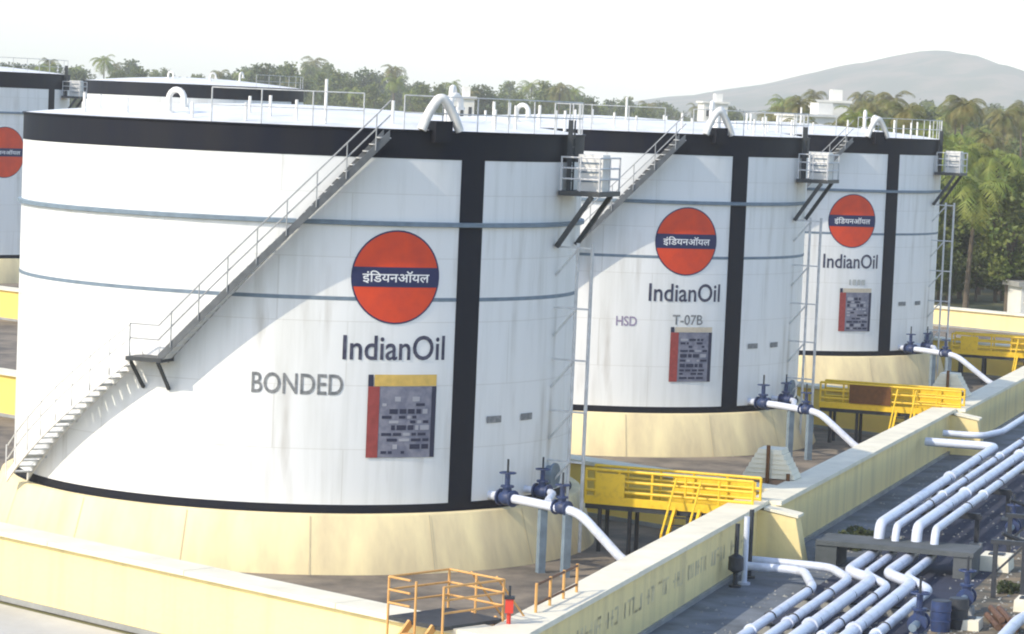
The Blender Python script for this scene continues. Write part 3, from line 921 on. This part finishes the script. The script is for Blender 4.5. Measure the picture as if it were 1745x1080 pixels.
MB().tube([(0, 0, 2.5), (0, 0, 2.95)], 0.03, 8).build('mast', M_STEELD, root, True)
root = thing('orange_guard_rail', W(4.2, -1.0, 0), 'low rust orange guard rail inside the dike beside the red post', 'railing')
root.rotation_euler = (0, 0, math.atan2(U.y, U.x))
for x in (0, 1.2, 2.4, 3.6):
    MB().tube([(x, 0, 0), (x, 0, 2.75)], 0.04, 8).build('post', M_ORG, root, True)
for h in (2.2, 2.7):
    MB().tube([(0, 0, h), (3.6, 0, h)], 0.035, 8).build('rail', M_BROWN, root, True)

# ================================================================== pipelines
def pipeline(pts, r, label):
    root = thing('pipeline', Vector(pts[0]), label, 'pipe', 'silver pipelines along the cream wall')
    base = Vector(pts[0])
    path = rounded(pts, 0.55, 7)
    MB().tube([p - base for p in path], r, 14).build('pipe', M_PIPE, root, True)
    # flange pairs along the run
    for i in range(len(pts) - 1):
        p, q = Vector(pts[i]), Vector(pts[i + 1])
        d = q - p
        if d.length > 14:
            n = int(d.length / 14.0)
            for j in range(1, n + 1):
                c = p + d * ((j - 0.35 + (r * 7 % 0.3)) / (n + 0.3)) - base
                e = d.normalized()
                MB().tube([c - e * 0.09, c - e * 0.015], r * 1.35, 14).build('flange', M_PIPE, root, True)
                MB().tube([c + e * 0.015, c + e * 0.09], r * 1.35, 14).build('flange', M_PIPE, root, True)
    return root
ZL, ZU = 0.48, 1.35
pl = [
    ([W(-12, 2.5, ZL), W(21.3, 2.55, ZL), W(24.4, 1.6, ZL), W(24.4, -0.7, ZL)], 0.14, 'silver pipe nearest the cream wall that bends into it first'),
    ([W(-12, 3.2, ZL), W(23.6, 3.2, ZL), W(25.6, 2.2, ZL), W(25.7, -0.7, ZL)], 0.14, 'second silver pipe from the wall, bending into it round the first'),
    ([W(-12, 3.87, ZL), W(23.9, 3.87, ZL), W(25.2, 2.85, ZL), W(30.2, 2.85, ZL), W(30.35, 2.85, ZU), W(56.6, 2.75, ZU), W(56.6, -0.2, ZU)], 0.18, 'thick silver pipe that kinks, climbs and turns into the second wall'),
    ([W(-12, 4.5, ZL), W(22.9, 4.55, ZL), W(25.0, 3.45, ZL), W(29.9, 3.45, ZL), W(30.05, 3.45, ZU), W(118, 3.4, ZU)], 0.13, 'thin silver pipe, fourth from the wall at the bottom edge'),
    ([W(-12, 5.13, ZL), W(23.8, 5.13, ZL), W(25.4, 4.05, ZL), W(30.2, 4.1, ZL), W(30.35, 4.1, ZU), W(118, 4.1, ZU)], 0.18, 'thick silver pipe, fifth from the wall at the bottom edge'),
    ([W(-12, 5.8, ZL), W(22.9, 5.84, ZL), W(25.0, 4.75, ZL), W(29.9, 4.75, ZL), W(30.05, 4.75, ZU), W(118, 4.8, ZU)], 0.14, 'outermost silver pipe, farthest from the wall'),
]
for p, r_, lb in pl:
    pipeline(p, r_, lb)
pipeline([W(118, 2.1, ZU), W(63.0, 2.1, ZU), W(60.5, 1.6, ZU), W(60.5, -0.1, ZU)], 0.14, 'silver pipe leaving the far wall at the right edge of the picture')

# pipe sleepers
def sleeper(a, b0, b1, h, label):
    root = thing('pipe_sleeper' if h < 0.5 else 'pipe_trestle', W(a, (b0 + b1) / 2, 0), label, 'pipe support', 'concrete pipe sleepers' if h < 0.5 else 'steel pipe trestles')
    root.rotation_euler = (0, 0, math.atan2(V.y, V.x))
    if h < 0.5:
        MB().box((0, 0, h / 2 - 0.03), (b1 - b0, 0.42, h - 0.06)).build('block', M_CONC, root)
    else:
        MB().box((0, 0, h - 0.14), (b1 - b0, 0.16, 0.16)).build('beam', M_STEELD, root)
        for xx in (-(b1 - b0) / 2 + 0.15, (b1 - b0) / 2 - 0.15):
            MB().box((xx, 0, (h - 0.22) / 2), (0.16, 0.16, h - 0.22)).build('leg', M_STEELD, root)
            MB().box((xx, 0, 0.06), (0.4, 0.4, 0.12)).build('footing', M_CONC, root)
    MB().box((0, 0, h - 0.03), (b1 - b0 - 0.1, 0.18, 0.06)).build('bearing_plate', M_STEELD, root)
    for bb in (2.53, 3.2, 3.87, 4.52, 5.13, 5.82) if h < 0.5 else (2.8, 3.43, 4.1, 4.77):
        if b0 < bb < b1:
            xx = bb - (b0 + b1) / 2
            MB().tube([(xx + 0.18 * math.cos(t * PI / 8), 0, h + 0.18 + 0.18 * math.sin(t * PI / 8)) for t in range(9)], 0.02, 6).build('clamp', M_STEELD, root, True)
sleeper(15.5, 2.0, 6.3, ZL - 0.2, 'concrete sleeper under the six pipes at the bottom edge')
sleeper(20.5, 2.0, 6.3, ZL - 0.2, 'concrete sleeper under the six pipes just before they bend')
for i, a in enumerate((36.5, 44.0, 51.5, 59.0)):
    sleeper(a, 2.2 if a < 58 else 3.0, 5.3, ZU - 0.2, ['first', 'second', 'third', 'fourth'][i] + ' dark steel trestle under the raised pipes beyond the crossing slab')
# concrete beam the low pipes pass beneath
root = thing('concrete_beam', W(29.6, 0.9, 0), 'grey concrete crossing slab over the low pipes beside the wall', 'slab')
root.rotation_euler = (0, 0, math.atan2(V.y, V.x))
MB().box((2.75, 0, 0.80), (5.2, 1.9, 0.16)).build('slab', M_CONCD, root)
MB().box((0.5, 0, 0.355), (0.7, 1.8, 0.71)).build('abutment', M_CONCD, root)
MB().box((5.0, 0, 0.355), (0.6, 1.8, 0.71)).build('abutment', M_CONCD, root)
# standpipes at the step in the wall
for i, (a, b, h, m_) in enumerate([(23.0, -0.28, 2.0, M_STEELD), (23.7, -0.15, 2.15, M_PIPE), (25.0, -0.3, 2.2, M_STEELD)]):
    root = thing('standpipe', W(a, b, 0), ['dark valve spindle nearest the camera against the cream wall', 'pale upright pipe between two dark spindles at the wall', 'dark upright pipe beside the step in the cream wall'][i], 'pipe', 'upright pipes at the wall')
    MB().tube([(0, 0, 0), (0, 0, h)], 0.09 if i == 1 else 0.075, 10).build('pipe', m_, root, True)
    MB().tube([(0, 0, 0), (0, 0, 0.07)], 0.2, 10).build('foot', m_, root, True)
    if i == 0:
        MB().tube([(0, 0, 0.45), (0, 0, 0.55), (0, 0, 0.95), (0, 0, 1.05)], 0, 12, rs=[0.08, 0.24, 0.24, 0.08]).build('valve_body', M_STEELD, root, True)

# ================================================================== yard equipment at the right edge
def yard_valve(a, b, h, label, sc, m=M_BLUE):
    root = thing('yard_valve', W(a, b, 0), label, 'valve', 'blue yard valves')
    root.rotation_euler = (0, 0, ROW_ANG)
    MB().box((0, 0, h / 2), (0.6, 0.5, h), 0, 0.85).build('plinth', M_CONC, root)
    valve(root, (0, 0, h + 0.33 * sc), (1, 0, 0), sc, m)
    MB().tube([(-1.0, 0, h + 0.33 * sc), (1.0, 0, h + 0.33 * sc)], 0.14 * sc, 10).build('pipe_stub', M_RING, root, True)
yard_valve(22.0, 7.1, 0.25, 'blue valve on a plinth just outside the kink of the pipes', 0.8)
yard_valve(16.6, 6.6, 0.25, 'blue valve at the bottom edge beside the outermost pipe', 0.85)
yard_valve(38.0, 6.2, 0.35, 'blue valve beside the raised pipes above the crossing slab', 0.75)
yard_valve(47.0, 6.3, 0.35, 'blue valve at the right edge beside the raised pipes', 0.8)
def frame(a, b, w, h, label):
    root = thing('steel_frame', W(a, b, 0), label, 'frame', 'dark steel frames in the yard')
    root.rotation_euler = (0, 0, math.atan2(V.y, V.x))
    for s in (0, w):
        MB().box((s, 0, h / 2), (0.14, 0.14, h)).build('upright', M_STEELD, root)
    MB().box((w / 2, 0, h + 0.07), (w + 0.3, 0.16, 0.14)).build('crossbar', M_STEELD, root)
    MB().bar((0.07, 0, h * 0.5), (w - 0.07, 0, h - 0.05), 0.07).build('brace', M_STEELD, root)
frame(25.5, 7.4, 0.9, 1.7, 'dark steel frame on the dirt right of the crossing slab')
frame(33.5, 6.7, 0.8, 1.5, 'dark steel frame behind the crossing slab beside raised pipes')
def monitor(a, b, label, m):
    root = thing('fire_monitor', W(a, b, 0), label, 'fire monitor', 'fire monitors in the yard')
    MB().tube([(0, 0, 0), (0, 0, 1.25)], 0.09, 10).build('standpipe', m, root, True)
    MB().tube([(0, 0, 0.55), (0, 0, 0.62), (0, 0, 0.85), (0, 0, 0.92)], 0, 12, rs=[0.1, 0.2, 0.2, 0.1]).build('valve_body', m, root, True)
    MB().tube(rounded([(0, 0, 1.2), (0, 0, 1.5), (-0.35, -0.1, 1.62), (-0.95, -0.3, 1.85)], 0.2), 0.07, 8).build('barrel', M_STEELD, root, True)
M_PLUM = mat('plum_paint', (0.10, 0.04, 0.10), 0.5)
monitor(27.5, 8.2, 'plum coloured fire monitor on the dirt at the right edge', M_PLUM)
monitor(36.2, 7.2, 'plum coloured fire monitor beside the raised pipes', M_PLUM)
for i, (a, b, w_, l_, h) in enumerate([(31.5, 6.6, 1.3, 1.0, 0.5), (19.5, 7.6, 0.9, 0.7, 0.3), (23.8, 8.6, 1.2, 0.5, 0.35)]):
    root = thing('concrete_plinth', W(a, b, 0), ['pale concrete plinth beside the end of the crossing slab', 'small pale concrete block low on the dirt at the right', 'low concrete plinth on the dirt near the right edge'][i], 'plinth', 'concrete plinths')
    root.rotation_euler = (0, 0, ROW_ANG)
    MB().box((0, 0, h / 2), (w_, l_, h), 0, 0.94).build('block', M_COPING, root)
    MB().box((0, 0, h + 0.02), (w_ * 0.4, l_ * 0.5, 0.04)).build('base_plate', M_STEELD, root)
pipeline([W(2, 9.0, 0.35), W(19.5, 9.0, 0.35), W(24, 9.6, 0.35)], 0.17, 'grey pipe lying on the dirt in the lower right corner')

def drum(a, b, label, m):
    root = thing('drum', W(a, b, 0), label, 'drum', 'drums in the yard')
    MB().tube([(0, 0, 0), (0, 0, 0.02), (0, 0, 0.29), (0, 0, 0.3), (0, 0, 0.32), (0, 0, 0.58), (0, 0, 0.6), (0, 0, 0.88)], 0, 16, rs=[0.29, 0.29, 0.29, 0.31, 0.29, 0.29, 0.31, 0.29]).build('body', m, root, True)
    MB().tube([(0, 0, 0.88), (0, 0, 0.9)], 0.27, 16).build('lid', M_STEELD, root, True)
drum(18.6, 6.9, 'dark blue drum beside the outermost pipe at the bottom edge', M_BLUE)
drum(19.3, 7.3, 'dark steel drum behind the dark blue drum at bottom right', M_STEELD)
drum(40.5, 6.6, 'dark blue drum beside the raised pipes at the right edge', M_BLUE)
def junction_box(a, b, label):
    root = thing('junction_box', W(a, b, 0), label, 'cabinet', 'junction boxes in the yard')
    root.rotation_euler = (0, 0, ROW_ANG)
    for s_ in (-0.2, 0.2):
        MB().tube([(0, s_, 0), (0, s_, 0.7)], 0.03, 8).build('leg', M_STEELD, root, True)
    MB().box((0, 0, 1.0), (0.25, 0.6, 0.65)).build('body', M_RING, root)
    MB().box((0, 0, 1.35), (0.34, 0.7, 0.05)).build('hood', M_STEELD, root)
junction_box(26.8, 9.2, 'grey junction box on legs right of the crossing slab')
junction_box(34.6, 7.8, 'grey junction box on legs behind the plum fire monitor')
root = thing('pipe_stack', W(20.5, 8.4, 0), 'stack of rusty pipe offcuts on the dirt at bottom right', 'pipes')
root.rotation_euler = (0, 0, ROW_ANG + 0.3)
M_RUST = mat('rusty_steel', (0.16, 0.09, 0.06), 0.8, var=0.5, vscale=5)
for i_, (yy, zz) in enumerate([(-0.24, 0.1), (0, 0.1), (0.24, 0.1), (-0.12, 0.3), (0.12, 0.3)]):
    MB().tube([(-1.1 + 0.08 * i_, yy, zz), (1.1 + 0.05 * i_, yy, zz)], 0.098, 10).build('offcut', M_RUST, root, True)
rg = random.Random(9)
gv = MB()
for _ in range(2600):
    if rg.random() < 0.75:
        c_ = W(rg.uniform(10, 60), rg.uniform(6.3, 11), 0)
    else:
        c_ = W(rg.uniform(10, 60), rg.choice((rg.uniform(2.0, 6.5), rg.uniform(-0.1, 2.0) ** 1.0)), 0)
    r_ = rg.uniform(0.02, 0.075)
    a_ = rg.uniform(0, 6.28)
    gv.add([(c_.x + r_ * math.cos(a_ + t * 2.094), c_.y + r_ * math.sin(a_ + t * 2.094), 0.0) for t in range(3)] + [(c_.x + r_ * 0.2, c_.y, r_ * 0.9)], [(0, 1, 3), (1, 2, 3), (2, 0, 3)])
tag(gv.build('gravel', M_CONC), 'loose grey stones scattered over dirt beside the pipes', 'gravel', kind='stuff')

# ================================================================== vegetation
def leaf_clump(mb, rn, c, s, n):
    for _ in range(n):
        p = Vector(c) + Vector((rn.uniform(-1, 1) * s * 0.62, rn.uniform(-1, 1) * s * 0.62, rn.uniform(-1, 1) * s * 0.45))
        d = Vector((rn.uniform(-1, 1), rn.uniform(-1, 1), rn.uniform(-0.4, 0.9))).normalized()
        e = d.cross(Vector((rn.uniform(-1, 1), rn.uniform(-1, 1), rn.uniform(-1, 1)))).normalized()
        l_, w_ = s * rn.uniform(0.16, 0.3), s * rn.uniform(0.09, 0.17)
        mb.add([p - e * w_, p + d * l_, p + e * w_, p - d * l_ * 0.6], [(0, 1, 2, 3)])
def tree_meshes(seed, h, wd, m, clumps=70, per=16):
    rn = random.Random(seed)
    tr = MB().tube([(0, 0, -0.3), (0.1, 0, h * 0.25), (rn.uniform(-.3, .3), rn.uniform(-.3, .3), h * 0.6)], 0, 8, rs=[h * 0.028, h * 0.02, h * 0.01])
    cr = MB()
    for i in range(6):
        a = rn.uniform(0, 6.28)
        t0, t1 = h * rn.uniform(0.25, 0.5), h * rn.uniform(0.55, 0.85)
        q = Vector((math.cos(a) * wd * rn.uniform(0.3, 0.7), math.sin(a) * wd * rn.uniform(0.3, 0.7), t1))
        tr.tube([(0.05, 0, t0), (q.x * 0.5, q.y * 0.5, (t0 + t1) / 2 + 0.3), q], 0, 6, rs=[h * 0.013, h * 0.009, h * 0.004])
    for i in range(clumps):
        a, rr_ = rn.uniform(0, 6.28), math.sqrt(rn.random())
        zz = rn.uniform(0.28, 1.0)
        env = math.sin(min(1, (zz - 0.2) / 0.8 * 1.05) * PI * 0.86 + 0.2)
        lob = 0.75 + 0.3 * math.sin(a * 2 + seed) + 0.15 * math.sin(a * 5 + zz * 7 + seed)
        c = (math.cos(a) * wd * rr_ * env * lob, math.sin(a) * wd * rr_ * env * lob, h * zz * (0.94 + 0.06 * math.sin(a * 3 + seed)))
        leaf_clump(cr, rn, c, wd * rn.uniform(0.18, 0.32), per)
    return tr.mesh('trunk', M_BARK, True), cr.mesh('crown', m)
def palm_meshes(seed, h, m, nf=20):
    rn = random.Random(seed)
    lean = Vector((rn.uniform(-0.7, 0.7), rn.uniform(-0.7, 0.7), 0))
    top = lean + Vector((0, 0, h))
    tr = MB().tube([(0, 0, -0.3), lean * 0.2 + Vector((0, 0, h * 0.35)), lean * 0.6 + Vector((0, 0, h * 0.75)), top], 0, 8, rs=[0.26, 0.19, 0.16, 0.15])
    cr = MB()
    for i in range(nf):
        a = 2 * PI * i / nf + rn.uniform(-0.2, 0.2)
        el = rn.uniform(-0.5, 1.2)
        L = rn.uniform(3.1, 4.2)
        d = Vector((math.cos(a), math.sin(a), 0))
        pts = []
        n = 9
        p = top.copy()
        e = el
        for j in range(n + 1):
            pts.append(p.copy())
            p = p + (d * math.cos(e) + Vector((0, 0, math.sin(e)))) * (L / n)
            e -= 0.16 + 0.02 * j
        sd = Vector((-d.y, d.x, 0))
        for j in range(n):
            q0, q1 = pts[j], pts[j + 1]
            cr.add([q0 - sd * 0.035, q0 + sd * 0.035, q1 + sd * 0.03, q1 - sd * 0.03], [(0, 1, 2, 3)])
            if j == 0:
                continue
            ll = 0.95 * math.sin(PI * (0.18 + 0.78 * j / n)) + 0.15
            for t in (0.0, 0.5):
                c = q0.lerp(q1, t)
                ax = (q1 - q0).normalized()
                for s in (-1, 1):
                    tip = c + sd * s * ll * rn.uniform(0.75, 1.0) + ax * ll * 0.5 + Vector((0, 0, -ll * rn.uniform(0.25, 0.65)))
                    cr.add([c - ax * 0.07, c + ax * 0.09, tip], [(0, 1, 2)])
    return tr.mesh('trunk', M_BARK, True), cr.mesh('crown', m)
PALMS = [palm_meshes(20 + i, h, M_PALM if i % 3 else M_PALM2, 22) for i, h in enumerate((7.5, 9.0, 10.5, 8.2, 11.5, 6.2))]
TALL = [palm_meshes(70 + i, h, M_PALM if i % 2 else M_PALM2, 24) for i, h in enumerate((14.0, 16.0, 18.0))]
TREES = [tree_meshes(40 + i, h, w_, M_LEAF if i % 2 else M_LEAF2, 150, 26) for i, (h, w_) in enumerate(((11, 4.6), (13, 5.0), (10, 4.4), (14, 5.2), (12, 6.0)))]
def plant(name, meshes, x, y, s, rz, label, cat, group):
    root = thing(name, (x, y, 0), label, cat, group, rz)
    root.scale = (s, s, s)
    link('trunk', meshes[0], root)
    link('crown', meshes[1], root)
rn = random.Random(77)
# palm grove on the right: rows from just beyond the depot into the distance
cnt = 0
Y = 236.0
while Y < 760:
    xl = Y * 0.128 if Y < 330 else Y * 0.085      # left limit
    xr = Y * 0.19
    step = 2.8 + (Y - 236) * 0.008
    x = xl + rn.uniform(0, step)
    while x < xr:
        big = Y > 420
        if rn.random() < 0.36:
            plant('broadleaf_tree', rn.choice(TREES), x, Y + rn.uniform(-4, 4), rn.uniform(0.6, 0.85) * (1 + (Y - 236) / 1300), rn.uniform(0, 6.3),
                  'dark leafy tree among the palms right of the third tank', 'tree', 'trees in the grove on the right')
        else:
            plant('palm_tree', rn.choice(PALMS if Y < 300 or (Y < 420 and rn.random() < 0.5) else TALL), x, Y + rn.uniform(-4, 4), (rn.uniform(0.85, 1.2) if Y < 300 else rn.uniform(0.72, 0.95) * (1 + max(0, Y - 420) / 1300)), rn.uniform(0, 6.3),
                  'green palm in the grove right of the third tank', 'palm', 'palms in the grove on the right')
        cnt += 1
        x += step * rn.uniform(0.75, 1.3)
    Y += 9 + (Y - 236) * 0.05
# shrubs along the foot of the grove
for i in range(46):
    y = rn.uniform(232, 330)
    x = y * rn.uniform(0.135, 0.188)
    plant('shrub', TREES[rn.choice((0, 2, 4))], x, y, rn.uniform(0.26, 0.5), rn.uniform(0, 6.3), 'low dark shrub at the foot of the palms on the right', 'shrub', 'shrubs at the foot of the palms')
# tree line behind the tank roofs
def line_top(x, y):             # how far the tree line stands above eye level, as a slope
    t = x / y
    for lim, v_ in ((-0.09, 0.0095), (-0.065, 0.012), (-0.035, 0.0105), (0.02, 0.008), (0.05, 0.005), (0.085, 0.003), (0.115, 0.003), (9, 0.0075)):
        if t < lim:
            return v_
TH = (11, 13, 10, 14, 12)
for (x0, x1, y0, y1, n, palm) in [(-145, 95, 780, 900, 84, 0.25), (-200, 120, 980, 1180, 96, 0.15), (60, 100, 470, 600, 12, 0.3), (90, 190, 800, 1000, 34, 0.1)]:
    for i in range(n):
        x = x0 + (x1 - x0) * (i + rn.uniform(0.1, 0.9)) / n
        y = rn.uniform(y0, y1)
        top = (CAM_Z + line_top(x, y) * y) * (rn.uniform(0.72, 1.0) if rn.random() < 0.75 else rn.uniform(0.98, 1.10))
        if 0.088 < x / y < 0.118 and y < 560:
            continue
        if rn.random() < palm:
            k = rn.randrange(3)
            plant('palm_tree', TALL[k], x, y, top / (14.0 + 2 * k + 1.3), rn.uniform(0, 6.3), 'hazy palm rising in the tree line behind the tank roofs', 'palm', 'palms in the tree line behind the tanks')
        else:
            k = rn.randrange(5)
            plant('broadleaf_tree', TREES[k], x, y, top / (TH[k] * 1.06), rn.uniform(0, 6.3), 'hazy leafy tree in the tree line behind the tank roofs', 'tree', 'trees in the tree line behind the tanks')
# weeds by the wall
wb = MB()
leaf_clump(wb, random.Random(2), (0, 0, 0.35), 0.75, 160)
leaf_clump(wb, random.Random(3), (0.7, 0.5, 0.25), 0.55, 110)
wb_me = wb.mesh('foliage', M_BUSH)
for i, (a, b, s) in enumerate([(33.0, 1.3, 0.9), (35.2, 1.1, 0.7), (31.6, 0.75, 0.5), (26.6, 7.6, 0.55), (21.6, 6.4, 0.4), (29.8, 8.0, 0.7), (43.0, 6.4, 0.6)]):
    root = thing('bush', W(a, b, 0), ['low dark bush on the apron behind the crossing slab', 'small bush against the cream wall beside the raised pipes', 'tuft of weeds between crossing slab and cream wall', 'low weeds at the foot of the steel frame right of the slab', 'small weeds beside the kink of the outermost pipe', 'bushy weeds near the right edge beyond the slab', 'weeds by the raised pipes at the right edge'][i], 'bush', 'bushes beside the wall')
    root.scale = (s, s, s)
    link('foliage', wb_me, root)
    MB().tube([(0, 0, 0), (0.05, 0, 0.4)], 0.03, 6).build('stem', M_BARK, root)

# ================================================================== houses
def house(x, y, z0, w_, d_, h, rz, label, roof=M_HOUSE, flat=True):
    root = thing('house', (x, y, 0), label, 'house', 'pale houses among the trees', rz)
    MB().box((0, 0, (h + z0) / 2), (w_, d_, h + z0)).build('wall', M_HOUSE, root)
    if flat:
        MB().box((0, 0, h + z0 + 0.2), (w_ + 0.7, d_ + 0.7, 0.4)).build('roof', roof, root)
        MB().box((w_ * 0.2, 0, h + z0 + 1.2), (w_ * 0.3, d_ * 0.4, 1.6)).build('stair_head', M_HOUSE, root)
    else:
        hh = h + z0
        MB().add([(-w_ / 2 - .4, -d_ / 2 - .4, hh), (w_ / 2 + .4, -d_ / 2 - .4, hh), (w_ / 2 + .4, d_ / 2 + .4, hh), (-w_ / 2 - .4, d_ / 2 + .4, hh), (-w_ / 2 - .4, 0, hh + w_ * 0.25), (w_ / 2 + .4, 0, hh + w_ * 0.25)],
                 [(0, 1, 5, 4), (2, 3, 4, 5), (1, 2, 5), (3, 0, 4), (3, 2, 1, 0)]).build('roof', roof, root)
    for i in range(3):
        wx = -w_ / 2 + w_ * (i + 0.5) / 3
        f = MB().box((wx, -d_ / 2 - 0.02, z0 + h * 0.62), (w_ * 0.13, 0.1, h * 0.3)).build('window', M_GLASS, root)
        MB().box((wx, -d_ / 2 - 0.1, z0 + h * 0.45), (w_ * 0.17, 0.22, 0.1)).build('sill', M_HOUSE, f)
house(41.0, 415, 8, 7.5, 7, 7.0, 0.3, 'bright white house rising behind the roof of the third tank')
house(46.0, 440, 9, 5.0, 6, 8.2, 0.1, 'narrow white house behind the white house above the third tank')
house(39.1, 600, 12, 5, 5, 5.0, 0.2, 'small pale house on the slope behind the middle tank roof')
house(-9.8, 480, 10, 4, 5, 5.6, 0.1, 'small pale house among trees above the nearest tank roof')
house(49.0, 300, 0, 5.5, 4.5, 2.9, 0.35, 'small white house among the palms right of the third tank', M_TILE, False)
house(40.9, 232, 0, 2.6, 3, 2.2, 0.2, 'little white hut at the right edge beyond the far wall', M_CONC)

# ================================================================== haze
hz = MB().hexa([(-3700, -300, -1.6), (3700, -300, -1.6), (3700, 6600, -1.6), (-3700, 6600, -1.6), (-3700, -300, 160), (3700, -300, 160), (3700, 6600, 160), (-3700, 6600, 160)])
hm = bpy.data.materials.new('haze')
hm.use_nodes = True
n, l = hm.node_tree.nodes, hm.node_tree.links
n.clear()
pv = n.new('ShaderNodeVolumePrincipled')
pv.inputs['Color'].default_value = (0.97, 0.985, 1.0, 1)
pv.inputs['Density'].default_value = 0.0002
pv.inputs['Anisotropy'].default_value = -0.3
mo = n.new('ShaderNodeOutputMaterial')
l.new(pv.outputs[0], mo.inputs['Volume'])
haze = hz.build('haze', hm)
tag(haze, 'pale even haze filling the air over the depot', 'haze', kind='stuff')
print('palms', cnt, 'objects', len(bpy.data.objects))
